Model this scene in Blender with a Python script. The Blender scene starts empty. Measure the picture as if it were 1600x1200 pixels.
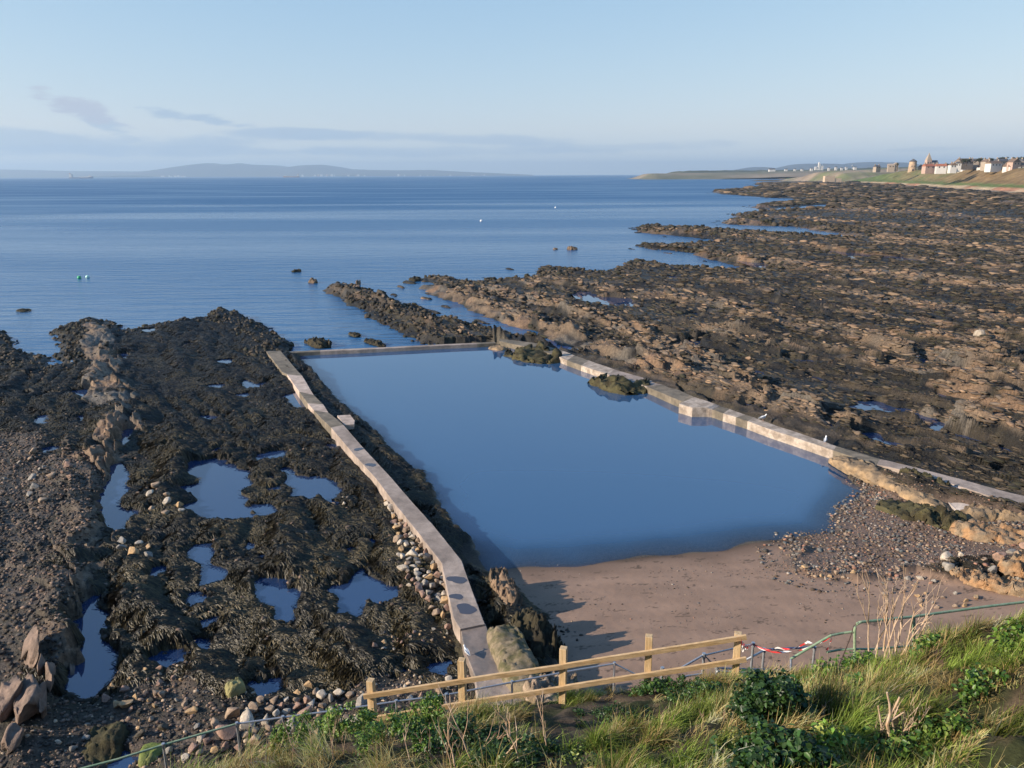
import bpy, bmesh, math, random
import numpy as np
from mathutils import Vector, Matrix, Euler
C = bpy.context.scene.collection
SC = bpy.context.scene
R_ = math.radians
# ------------------------------------------------------------------ camera
H = 15.0; FPX = 1200.0; PITCH = R_(15.22); ROLL = R_(-0.25)
cp, sp = math.cos(PITCH), math.sin(PITCH)
Fv = np.array([0, cp, -sp]); R0 = np.array([1., 0, 0]); U0 = np.array([0, sp, cp])
Rv = math.cos(ROLL)*R0 + math.sin(ROLL)*U0; Uv = -math.sin(ROLL)*R0 + math.cos(ROLL)*U0
cam_d = bpy.data.cameras.new('camera'); cam = bpy.data.objects.new('camera', cam_d); C.objects.link(cam)
cam_d.sensor_width = 36; cam_d.lens = 27.0; cam_d.clip_start = 0.1; cam_d.clip_end = 90000
M = Matrix.Identity(4)
for i in range(3):
    M[i][0] = Rv[i]; M[i][1] = Uv[i]; M[i][2] = -Fv[i]
M[0][3] = 0; M[1][3] = 0; M[2][3] = H
cam.matrix_world = M
SC.camera = cam
SC.view_settings.view_transform = 'Standard'; SC.view_settings.look = 'None'; SC.view_settings.gamma = 1
SC.view_settings.exposure = 0.6
SC.cycles.use_denoising = True
SC.cycles.max_bounces = 6; SC.cycles.diffuse_bounces = 2; SC.cycles.glossy_bounces = 3; SC.cycles.transmission_bounces = 3
SC.cycles.volume_bounces = 0; SC.cycles.transparent_max_bounces = 8
# ------------------------------------------------------------------ light
SUN_EL = R_(22.0); SUN_DIR = (-0.955, -0.27)      # horizontal direction towards the sun
l_ = math.hypot(*SUN_DIR); sx_, sy_ = SUN_DIR[0]/l_, SUN_DIR[1]/l_
sun_vec = Vector((sx_*math.cos(SUN_EL), sy_*math.cos(SUN_EL), math.sin(SUN_EL)))
sd_ = bpy.data.lights.new('sun', 'SUN'); sd_.energy = 4.9; sd_.angle = R_(0.5); sd_.color = (1.0, 0.86, 0.70)
sun = bpy.data.objects.new('sun', sd_); C.objects.link(sun)
sun.rotation_euler = sun_vec.to_track_quat('Z', 'Y').to_euler()
W = bpy.data.worlds.new('World'); SC.world = W; W.use_nodes = True
wn = W.node_tree; wn.nodes.clear()
def WN(t, **k):
    n = wn.nodes.new(t)
    for a, b in k.items(): setattr(n, a, b)
    return n
sky = WN('ShaderNodeTexSky', sky_type='NISHITA', sun_disc=False)
sky.sun_elevation = SUN_EL; sky.sun_rotation = math.atan2(sx_, sy_)   # rotation measured from +Y towards +X
tc0 = WN('ShaderNodeTexCoord'); sp0 = WN('ShaderNodeSeparateXYZ'); wn.links.new(tc0.outputs['Generated'], sp0.inputs[0])
mz = WN('ShaderNodeMath', operation='MAXIMUM'); wn.links.new(sp0.outputs[2], mz.inputs[0]); mz.inputs[1].default_value = 0.055
cb0 = WN('ShaderNodeCombineXYZ'); wn.links.new(sp0.outputs[0], cb0.inputs[0]); wn.links.new(sp0.outputs[1], cb0.inputs[1]); wn.links.new(mz.outputs[0], cb0.inputs[2])
if 'Vector' in sky.inputs: wn.links.new(cb0.outputs[0], sky.inputs['Vector'])
sky.air_density = 1.0; sky.dust_density = 0.5; sky.ozone_density = 3.0; sky.altitude = 0
bg = WN('ShaderNodeBackground'); bg.inputs['Strength'].default_value = 0.10
wo = WN('ShaderNodeOutputWorld')
# thin cloud banks painted on the sky dome by direction (part of the sky itself)
tc = WN('ShaderNodeTexCoord'); sep = WN('ShaderNodeSeparateXYZ'); wn.links.new(tc.outputs['Generated'], sep.inputs[0])
def wm(op, a, b=None, c=None):
    n = WN('ShaderNodeMath', operation=op)
    for i, v in enumerate((a, b, c)):
        if v is None: continue
        if isinstance(v, (int, float)): n.inputs[i].default_value = v
        else: wn.links.new(v, n.inputs[i])
    return n.outputs[0]
az = wm('ARCTAN2', sep.outputs[0], sep.outputs[1]); el = wm('ARCSINE', sep.outputs[2])
comb = WN('ShaderNodeCombineXYZ'); wn.links.new(wm('MULTIPLY', az, 1.0), comb.inputs[0]); wn.links.new(wm('MULTIPLY', el, 4.0), comb.inputs[1])
def wnoise(scale, det=6, rough=0.55):
    n = WN('ShaderNodeTexNoise'); n.inputs['Scale'].default_value = scale; n.inputs['Detail'].default_value = det
    n.inputs['Roughness'].default_value = rough; wn.links.new(comb.outputs[0], n.inputs['Vector']); return n.outputs[0]
n1 = wnoise(9.0); n2 = wnoise(28.0)
def sstep(x, a, b):
    n = WN('ShaderNodeMapRange', interpolation_type='SMOOTHSTEP'); wn.links.new(x, n.inputs[0])
    n.inputs[1].default_value = a; n.inputs[2].default_value = b; return n.outputs[0]
def blob(a0, e0, ra, re, tilt=0.0, nz=None, amt=1.0, lo=0.0, hi=0.6):
    """soft elliptical cloud at azimuth a0, elevation e0 (radians), broken up by noise"""
    da = wm('DIVIDE', wm('SUBTRACT', az, a0), ra)
    de = wm('DIVIDE', wm('SUBTRACT', wm('SUBTRACT', el, e0), wm('MULTIPLY', wm('SUBTRACT', az, a0), tilt)), re)
    d = wm('SQRT', wm('ADD', wm('MULTIPLY', da, da), wm('MULTIPLY', de, de)))
    v = wm('ADD', wm('SUBTRACT', 1.0, d), wm('MULTIPLY', wm('SUBTRACT', nz or n1, 0.5), 2.6))
    return wm('MULTIPLY', sstep(v, lo, hi), amt)
def px_az(px, py):
    d = Fv + (px-800)/FPX*Rv - (py-600)/FPX*Uv; d = d/np.linalg.norm(d)
    return math.atan2(d[0], d[1]), math.asin(d[2])
CL = [  # px, py, half width px, half height px, tilt, noise, amount, tint
    (60, 222, 330, 17, 0.0, n1, 0.75, 0), (300, 236, 420, 9, 0.0, n1, 0.6, 0), (480, 209, 150, 9, 0.0, n1, 0.8, 0),
    (700, 217, 300, 10, -0.03, n1, 0.7, 0), (640, 236, 420, 9, 0.0, n1, 0.5, 0), (950, 230, 220, 9, 0, n1, 0.4, 0),
    (160, 190, 40, 14, -0.5, n2, 0.8, 0), (130, 170, 60, 15, -0.25, n2, 1.0, 1), (305, 184, 64, 9, -0.12, n2, 0.95, 0),
    (1440, 233, 60, 4, 0.03, n2, 0.3, 0)]
cur = sky.outputs[0]
def wmix(a, b, f):
    n = WN('ShaderNodeMix', data_type='RGBA'); wn.links.new(f, n.inputs[0])
    for i, v in ((6, a), (7, b)):
        if isinstance(v, tuple): n.inputs[i].default_value = v
        else: wn.links.new(v, n.inputs[i])
    return n.outputs[2]
# grade the clear sky (per-channel response of the photograph's camera)
EXPO = 0.6; STR = 0.10
sepc = WN('ShaderNodeSeparateColor'); wn.links.new(cur, sepc.inputs[0]); cmbc = WN('ShaderNodeCombineColor')
for k, (gm, gn) in enumerate(((0.70, 1.74), (0.50, 1.33), (0.30, 1.15))):
    v = wm('POWER', wm('MULTIPLY', sepc.outputs[k], 0.0693), gm)
    wn.links.new(wm('MULTIPLY', v, gn/(STR*2**EXPO)), cmbc.inputs[k])
elx = wm('ARCSINE', sep.outputs[2])
deep = sstep(elx, R_(14), R_(55))
vmul = WN('ShaderNodeMix', data_type='RGBA'); vmul.blend_type = 'MULTIPLY'; wn.links.new(deep, vmul.inputs[0]); wn.links.new(cmbc.outputs[0], vmul.inputs[6]); vmul.inputs[7].default_value = (.40, .64, .88, 1)
cur = vmul.outputs[2]
q_ = STR*2**EXPO
TINT = {0: (.46/q_, .59/q_, .74/q_, 1), 1: (.53/q_, .60/q_, .72/q_, 1)}
for (x, y, hw, hh, tl, nz, am, ti) in CL:
    a0, e0 = px_az(x, y)
    cur = wmix(cur, TINT[ti], blob(a0, e0, hw/1200, hh/1200, tl, nz, am))
wn.links.new(cur, bg.inputs['Color']); wn.links.new(bg.outputs[0], wo.inputs[0])

# ------------------------------------------------------------------ helpers
def g(px, py, z=0.0):
    d = Fv + (px-800)/FPX*Rv - (py-600)/FPX*Uv; t = (z-H)/d[2]
    return np.array([d[0]*t, d[1]*t])
def gY(px, py, Y):
    d = Fv + (px-800)/FPX*Rv - (py-600)/FPX*Uv; t = Y/d[1]
    return Vector((d[0]*t, Y, H+d[2]*t))
def G(pts, z=0.0): return np.array([g(p[0], p[1], z) for p in pts])
def hsh(ix, iy, seed):
    h = (ix.astype(np.int64)*374761393 + iy.astype(np.int64)*668265263 + seed*982451653) & 0x7fffffff
    h = ((h ^ (h >> 13))*1274126177) & 0x7fffffff
    return ((h ^ (h >> 16)) & 0xffff).astype(np.float32)/65535.0
def perlin(x, y, seed=0):
    x = np.asarray(x, np.float64); y = np.asarray(y, np.float64)
    x0 = np.floor(x); y0 = np.floor(y); fx = (x-x0).astype(np.float32); fy = (y-y0).astype(np.float32)
    ix = x0.astype(np.int64); iy = y0.astype(np.int64)
    u = fx*fx*fx*(fx*(fx*6-15)+10); v = fy*fy*fy*(fy*(fy*6-15)+10)
    def gr(dx, dy):
        a = hsh(ix+dx, iy+dy, seed)*np.float32(6.2831853)
        return np.cos(a)*(fx-dx)+np.sin(a)*(fy-dy)
    a = gr(0, 0)*(1-u)+gr(1, 0)*u; b = gr(0, 1)*(1-u)+gr(1, 1)*u
    return (a*(1-v)+b*v)*1.5          # about -1..1
def worley(x, y, seed=0, jit=.85):
    """nearest-cell random value, edge distance (F2-F1), local offset to the cell centre"""
    x0 = np.floor(x); y0 = np.floor(y); fx = (x-x0).astype(np.float32); fy = (y-y0).astype(np.float32)
    ix = x0.astype(np.int64); iy = y0.astype(np.int64)
    f1 = np.full(fx.shape, 9., np.float32); f2 = f1.copy(); rv = np.zeros_like(f1); ox = np.zeros_like(f1); oy = np.zeros_like(f1)
    for dx in (-1, 0, 1):
        for dy in (-1, 0, 1):
            a = hsh(ix+dx, iy+dy, seed); b = hsh(ix+dx, iy+dy, seed+7)
            qx = dx+.5+(a-.5)*jit-fx; qy = dy+.5+(b-.5)*jit-fy; d = np.sqrt(qx*qx+qy*qy); m = d < f1
            f2 = np.where(m, f1, np.minimum(f2, d)); f1 = np.where(m, d, f1)
            rv = np.where(m, hsh(ix+dx, iy+dy, seed+13), rv); ox = np.where(m, -qx, ox); oy = np.where(m, -qy, oy)
    return rv, f2-f1, ox, oy
def fbm(x, y, oct=4, seed=0, gain=0.5):
    s = 0; a = 1.0; t = 0
    for k in range(oct):
        s = s + a*perlin(x*2**k, y*2**k, seed+k*17); t += a; a *= gain
    return s/t
def sst(x, a, b):
    t = np.clip((x-a)/(b-a), 0, 1); return t*t*(3-2*t)
def sdist(x, y, P):
    """signed distance to polygon, positive inside"""
    d = np.full(x.shape, 1e18); ins = np.zeros(x.shape, bool); n = len(P)
    for i in range(n):
        ax, ay = P[i]; bx, by = P[(i+1) % n]; ex, ey = bx-ax, by-ay
        t = np.clip(((x-ax)*ex+(y-ay)*ey)/(ex*ex+ey*ey+1e-12), 0, 1)
        d = np.minimum(d, (x-ax-t*ex)**2+(y-ay-t*ey)**2)
        c = (ay > y) != (by > y)
        if ay != by: ins ^= c & (x < (bx-ax)*(y-ay)/(by-ay)+ax)
    d = np.sqrt(d); return np.where(ins, d, -d)
def pdist(x, y, P):
    """distance to polyline, and signed side (positive = right side when walking it), param 0..1"""
    d = np.full(x.shape, 1e18); sd = np.zeros(x.shape); pr = np.zeros(x.shape); n = len(P)-1
    for i in range(n):
        ax, ay = P[i]; bx, by = P[i+1]; ex, ey = bx-ax, by-ay; L = math.hypot(ex, ey)
        t = np.clip(((x-ax)*ex+(y-ay)*ey)/(L*L+1e-12), 0, 1)
        q = (x-ax-t*ex)**2+(y-ay-t*ey)**2; m = q < d
        d = np.where(m, q, d); sd = np.where(m, ((x-ax)*ey-(y-ay)*ex)/L, sd); pr = np.where(m, (i+t)/n, pr)
    return np.sqrt(d), sd, pr

# materials -----------------------------------------------------------------
def newmat(name):
    m = bpy.data.materials.new(name); m.use_nodes = True; nt = m.node_tree
    b = nt.nodes['Principled BSDF']; return m, nt, b
def mat(name, col, rough=0.8, var=0.25, scale=8.0, bump=0.3, bscale=None, metal=0.0, attr=None, bdist=0.02, spec=0.5, col2=None, det=6, trans=0.0, stretch=None, coord='Object'):
    m, nt, b = newmat(name)
    b.inputs['Roughness'].default_value = rough; b.inputs['Metallic'].default_value = metal
    b.inputs['Specular IOR Level'].default_value = spec
    tcn = nt.nodes.new('ShaderNodeTexCoord'); vec = tcn.outputs[coord]
    if stretch:
        mp = nt.nodes.new('ShaderNodeMapping'); mp.inputs['Scale'].default_value = stretch; nt.links.new(vec, mp.inputs[0]); vec = mp.outputs[0]
    nz = nt.nodes.new('ShaderNodeTexNoise'); nz.inputs['Scale'].default_value = scale; nz.inputs['Detail'].default_value = det
    nz.inputs['Roughness'].default_value = 0.65
    nt.links.new(vec, nz.inputs['Vector'])
    rp = nt.nodes.new('ShaderNodeMapRange'); rp.inputs[1].default_value = 0.3; rp.inputs[2].default_value = 0.7
    rp.inputs[3].default_value = 1-var; rp.inputs[4].default_value = 1+var
    nt.links.new(nz.outputs[0], rp.inputs[0])
    if attr:
        at = nt.nodes.new('ShaderNodeAttribute'); at.attribute_name = attr; src = at.outputs['Color']
    else:
        rgb = nt.nodes.new('ShaderNodeRGB'); rgb.outputs[0].default_value = (*col, 1); src = rgb.outputs[0]
        if col2:
            n3 = nt.nodes.new('ShaderNodeTexNoise'); n3.inputs['Scale'].default_value = scale*0.35; n3.inputs['Detail'].default_value = 5
            nt.links.new(vec, n3.inputs['Vector'])
            r3 = nt.nodes.new('ShaderNodeMapRange'); r3.inputs[1].default_value = 0.42; r3.inputs[2].default_value = 0.6; nt.links.new(n3.outputs[0], r3.inputs[0])
            mx3 = nt.nodes.new('ShaderNodeMix'); mx3.data_type = 'RGBA'; nt.links.new(r3.outputs[0], mx3.inputs[0]); nt.links.new(src, mx3.inputs[6])
            mx3.inputs[7].default_value = (*col2, 1); src = mx3.outputs[2]
    vm = nt.nodes.new('ShaderNodeVectorMath'); vm.operation = 'SCALE'
    nt.links.new(src, vm.inputs[0]); nt.links.new(rp.outputs[0], vm.inputs['Scale'])
    nt.links.new(vm.outputs[0], b.inputs['Base Color'])
    if bump:
        bn = nt.nodes.new('ShaderNodeBump'); bn.inputs['Strength'].default_value = bump; bn.inputs['Distance'].default_value = bdist
        n4 = nt.nodes.new('ShaderNodeTexNoise'); n4.inputs['Scale'].default_value = bscale or scale*2; n4.inputs['Detail'].default_value = 8
        n4.inputs['Roughness'].default_value = 0.7
        nt.links.new(vec, n4.inputs['Vector'])
        nt.links.new(n4.outputs[0], bn.inputs['Height']); nt.links.new(bn.outputs[0], b.inputs['Normal'])
    if trans:
        tr = nt.nodes.new('ShaderNodeBsdfTranslucent'); nt.links.new(vm.outputs[0], tr.inputs[0])
        ms = nt.nodes.new('ShaderNodeMixShader'); ms.inputs[0].default_value = trans
        nt.links.new(b.outputs[0], ms.inputs[1]); nt.links.new(tr.outputs[0], ms.inputs[2])
        nt.links.new(ms.outputs[0], nt.nodes['Material Output'].inputs['Surface'])
    return m
# mesh linking ------------------------------------------------------------
ORD = 'first second third fourth fifth sixth seventh eighth ninth tenth eleventh twelfth thirteenth fourteenth fifteenth sixteenth seventeenth eighteenth nineteenth twentieth'.split()
def nth(k): return ORD[k] if k < 20 else 'twenty '+ORD[k-20] if k < 29 else ['thirtieth', 'thirty '][k > 29]+(ORD[k-30] if k > 29 else '') if k < 40 else 'fortieth' if k == 39 else 'forty '+ORD[(k-40) % 9]
def tag(o, label=None, cat=None, group=None, kind=None):
    if label: o['label'] = label
    if cat: o['category'] = cat
    if group: o['group'] = group
    if kind: o['kind'] = kind
    return o
def link(name, me, parent=None, m=None):
    o = bpy.data.objects.new(name, me); C.objects.link(o)
    if m is not None and not me.materials: me.materials.append(m)
    if parent: o.parent = parent
    return o
def empty(name, loc, rz=0.0):
    o = bpy.data.objects.new(name, None); C.objects.link(o); o.location = loc; o.rotation_euler = (0, 0, rz)
    o.empty_display_size = 0.3; return o
def npmesh(name, V, Fc, col=None, smooth=False, k=4):
    """V (n,3), Fc (m,k) uniform faces"""
    me = bpy.data.meshes.new(name); V = np.asarray(V, np.float32); Fc = np.asarray(Fc, np.int32)
    me.vertices.add(len(V)); me.vertices.foreach_set('co', V.ravel())
    m, k = Fc.shape
    me.loops.add(m*k); me.loops.foreach_set('vertex_index', Fc.ravel())
    me.polygons.add(m); me.polygons.foreach_set('loop_start', np.arange(0, m*k, k, dtype=np.int32))
    me.polygons.foreach_set('loop_total', np.full(m, k, np.int32))
    if smooth: me.polygons.foreach_set('use_smooth', np.ones(m, bool))
    me.update(calc_edges=True)
    if col is not None:
        a = me.color_attributes.new('Col', 'FLOAT_COLOR', 'POINT')
        cc = np.ones((len(V), 4), np.float32); cc[:, :col.shape[1]] = col; a.data.foreach_set('color', cc.ravel())
    return me
def bmlink(name, bm, m, parent=None, smooth=False):
    me = bpy.data.meshes.new(name); bmesh.ops.recalc_face_normals(bm, faces=bm.faces[:])
    if smooth:
        for f in bm.faces: f.smooth = True
    bm.to_mesh(me); bm.free(); return link(name, me, parent, m)
def bx(bm, c, s, rot=None):
    mt = Matrix.Translation(Vector(c)) @ (rot.to_matrix().to_4x4() if rot else Matrix.Identity(4)) @ Matrix.Diagonal((s[0], s[1], s[2], 1))
    return bmesh.ops.create_cube(bm, size=1.0, matrix=mt)['verts']
def tube(bm, pts, rad, n=8, caps=True):
    """tube along a polyline; rad number or list"""
    pts = [Vector(p) for p in pts]; rings = []
    rads = rad if isinstance(rad, (list, tuple)) else [rad]*len(pts)
    for i, p in enumerate(pts):
        d = (pts[min(i+1, len(pts)-1)]-pts[max(i-1, 0)]).normalized()
        a = d.cross(Vector((0, 0, 1)) if abs(d.z) < 0.9 else Vector((1, 0, 0))).normalized(); b = d.cross(a)
        rings.append([bm.verts.new(p+(a*math.cos(t)+b*math.sin(t))*rads[i]) for t in [2*math.pi*k/n for k in range(n)]])
    for r0, r1 in zip(rings, rings[1:]):
        for k in range(n): bm.faces.new((r0[k], r0[(k+1) % n], r1[(k+1) % n], r1[k]))
    if caps: bm.faces.new(rings[0][::-1]); bm.faces.new(rings[-1])
# ------------------------------------------------------------------ shoreline data (photo pixels dropped onto the ground)
WORLD_RIM = np.array([[-200., 55], [-200, -60], [1500, -60], [3500, 1500], [3500, 3500]])
land_px = [(1290, 279.5), (1220, 284), (1177, 287), (1200, 292), (1116, 299), (1131, 303), (1190, 308), (1256, 311), (1178, 321), (1186, 326), (1290, 319.5),
    (1287, 328), (1194, 330), (1150, 335), (1170, 340), (1131, 344), (1140, 350), (1240, 353), (1362, 370), (1345, 373), (1200, 364), (1140, 360), (1100, 357), (1000, 355),
    (1004, 362), (1100, 372), (1131, 376), (1100, 380), (1040, 383), (994, 381), (1000, 386), (1080, 394), (1150, 412), (1205, 420), (1150, 423), (1100, 420), (1050, 417), (1037, 412), (980, 407),
    (960, 421), (935, 426), (870, 419), (835, 417), (842, 434), (800, 440), (740, 441), (690, 432), (660, 434), (700, 462), (780, 497), (860, 522), (950, 552), (1010, 580), (1030, 594),
    (1000, 584), (930, 561), (870, 546), (830, 530), (760, 512), (700, 498), (640, 477), (570, 450), (520, 441), (522, 456), (560, 478), (610, 508), (650, 535), (700, 546), (755, 548),
    (600, 600), (458, 560), (452, 530), (400, 505), (345, 479), (325, 497), (280, 500), (200, 515), (150, 496), (88, 513), (100, 572), (70, 560), (30, 537), (0, 517), (-300, 470)]
LAND = np.vstack([G(land_px), WORLD_RIM])
POOL = G([(455, 551), (775, 535.5), (830, 543), (875, 556), (955, 584), (1062, 625), (1120, 641), (1200, 668), (1300, 708), (1350, 768), (1312, 800), (1300, 832), (1200, 843), (1100, 862), (1000, 868), (900, 882), (768, 888),
    (735, 850), (692, 812), (676, 770), (660, 742), (625, 722), (600, 690), (560, 655), (545, 645), (512, 612), (480, 577)])
SAND = G([(770, 880), (1000, 866), (1200, 842), (1296, 836), (1262, 862), (1245, 888), (1340, 908), (1430, 892), (1480, 915), (1600, 935), (2000, 960), (2000, 1500), (900, 1500), (872, 1050), (850, 1010), (830, 960), (800, 915)], 0.2)
SHING = G([(1268, 830), (1300, 798), (1325, 752), (1370, 745), (1400, 772), (1500, 800), (1700, 850), (1700, 890), (1500, 885), (1430, 895), (1340, 908), (1232, 892), (1238, 856)], 0.2)
LSH = G([(-300, 640), (70, 680), (140, 760), (100, 880), (70, 990), (30, 1080), (-300, 1300)], 0.4)
LSH2 = G([(100, 1110), (180, 1062), (300, 1052), (325, 1085), (400, 1100), (560, 1085), (640, 1060), (720, 1070), (720, 1120), (560, 1150), (300, 1230), (0, 1250), (60, 1130)], 0.4)
LP = [  # rock pools of the left reef
 [(297, 723), (337, 720), (367, 730), (387, 753), (380, 780), (383, 810), (327, 810), (306, 800), (290, 793), (323, 780), (283, 763), (307, 757)],
 [(450, 732), (460, 745), (505, 745), (530, 768), (520, 780), (460, 778), (455, 760)], [(397, 793), (420, 788), (440, 800), (415, 805)],
 [(405, 712), (447, 705), (443, 717), (410, 720)], [(187, 727), (195, 735), (190, 795), (207, 812), (182, 833), (178, 820), (160, 800)],
 [(187, 693), (200, 673), (203, 690), (190, 697)],
 [(143, 940), (162, 970), (153, 1000), (177, 1027), (177, 1060), (153, 1093), (110, 1090), (117, 1067), (133, 1033), (133, 993), (128, 973)],
 [(310, 850), (340, 847), (323, 860), (347, 907), (315, 913), (310, 867)],
 [(403, 908), (443, 910), (460, 927), (462, 950), (448, 953), (448, 967), (437, 950), (405, 943)],
 [(522, 926), (566, 891), (616, 919), (600, 938), (569, 941), (559, 957), (537, 957)],
 [(313, 970), (333, 968), (320, 980)], [(313, 1000), (328, 1000), (320, 1013)], [(383, 603), (417, 598), (410, 606), (388, 607)],
 [(327, 603), (350, 600), (340, 608)], [(315, 650), (342, 652), (338, 657), (318, 656)], [(373, 617), (390, 615), (388, 630), (378, 622)],
 [(340, 565), (363, 560), (355, 567)], [(182, 555), (197, 552), (196, 560), (185, 558)], [(225, 515), (240, 513), (238, 520), (227, 520)],
 [(445, 620), (466, 612), (486, 640), (462, 637)], [(384, 595), (392, 600), (386, 603)], [(60, 655), (70, 650), (66, 660)], [(115, 612), (140, 608), (132, 622), (116, 620)],
 [(250, 1030), (280, 1025), (285, 1038), (262, 1042)], [(390, 1075), (428, 1065), (420, 1080)], [(178, 1160), (190, 1155), (192, 1190), (176, 1195)], [(640, 1050), (700, 1035), (690, 1052)],
 [(300, 930), (316, 935), (308, 946)], [(404, 870), (420, 868), (412, 876)], [(385, 845), (400, 850), (392, 856)]]
LPw = [G(p, 0.22) for p in LP]
RP = [[(1426, 557), (1434, 554), (1454, 568), (1504, 578), (1482, 580), (1454, 574)], [(1352, 641), (1392, 637), (1448, 653), (1454, 667), (1442, 667), (1420, 650), (1370, 645)],
 [(1350, 685), (1369, 684), (1403, 700), (1385, 700)], [(1582, 622), (1600, 621), (1602, 630)], [(1175, 635), (1203, 636), (1195, 641)], [(1282, 391), (1330, 396), (1390, 401), (1427, 407), (1400, 407), (1330, 400)],
 [(904, 464), (922, 459), (940, 466), (972, 466), (972, 474), (930, 474)], [(1150, 408), (1200, 414), (1180, 417)], [(1378, 573), (1391, 571), (1386, 577)], [(1294, 668), (1304, 667), (1300, 673)],
 [(1528, 586), (1545, 588), (1540, 592)], [(1290, 649), (1304, 650), (1296, 655)]]
RPw = [G(p, 0.42) for p in RP]; RPw = [p.mean(0)+(p-p.mean(0))*1.45 for p in RPw]
TH_L, TH_R = R_(24.5), R_(33.0)
RIDGES = [ # polyline px, z, height, half width, bare, skew
 ([(150, 500), (165, 560), (178, 600), (188, 630), (178, 665), (158, 690), (140, 730), (130, 780), (122, 840), (127, 865), (108, 905), (95, 950), (90, 990)], 1.0, 0.75, 1.1, 1.0),
 ([(103, 690), (92, 760), (52, 800), (40, 850)], 0.8, 0.35, 0.9, 0.7),
 ([(345, 484), (400, 520), (430, 545), (470, 590)], 0.4, 0.5, 1.6, 0.0),
 ([(522, 446), (590, 470), (650, 495), (720, 520), (800, 535), (870, 560), (960, 600), (1050, 640)], 0.5, 0.85, 1.3, 0.3),
 ([(665, 440), (720, 455), (790, 480), (900, 520), (1010, 560), (1120, 605), (1230, 650), (1330, 700)], 0.8, 1.0, 1.6, 0.85),
 ([(760, 450), (860, 470), (960, 500), (1080, 550), (1180, 600), (1290, 650)], 1.0, 0.9, 1.6, 0.95),
 ([(850, 430), (980, 455), (1100, 470), (1200, 500)], 1.0, 0.7, 1.8, 0.6),
 ([(1230, 500), (1330, 520), (1480, 560), (1600, 600)], 1.0, 0.6, 1.8, 0.7),
 ([(1160, 400), (1300, 418), (1420, 432), (1600, 455)], 1.0, 0.9, 2.2, 0.9),
 ([(1300, 450), (1400, 470), (1600, 500)], 1.0, 0.6, 2.0, 0.8),
 ([(1370, 560), (1480, 590), (1600, 640)], 1.0, 0.6, 1.4, 0.8),
 ([(1000, 357), (1130, 366), (1260, 384), (1420, 402), (1600, 425)], 0.8, 0.8, 2.5, 0.5),
 ([(1000, 382), (1100, 392), (1200, 410), (1330, 440)], 0.8, 0.7, 2.0, 0.4),
 ([(1135, 344), (1250, 352), (1400, 372), (1600, 395)], 0.8, 0.9, 3.5, 0.8),
 ([(1150, 334), (1300, 344), (1450, 356), (1600, 370)], 0.8, 0.8, 3.5, 0.5),
 ([(1180, 321), (1300, 328), (1450, 336), (1600, 348)], 0.8, 1.4, 4.5, 0.7),
 ([(1118, 299), (1200, 302), (1350, 308), (1600, 322)], 0.8, 2.0, 7.0, 0.8),
 ([(1180, 288), (1300, 291), (1450, 300)], 0.8, 1.8, 8.0, 0.3)]
RIDW = [(G(p, z), h*(1.4 if p[0][0] > 500 else 1.0), w, b) for p, z, h, w, b in RIDGES]
FOOT = np.vstack([G([(1292, 284), (1340, 287), (1400, 291), (1500, 297), (1600, 304.5), (1750, 322), (2000, 360), (2400, 470)], 0.5)])

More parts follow.
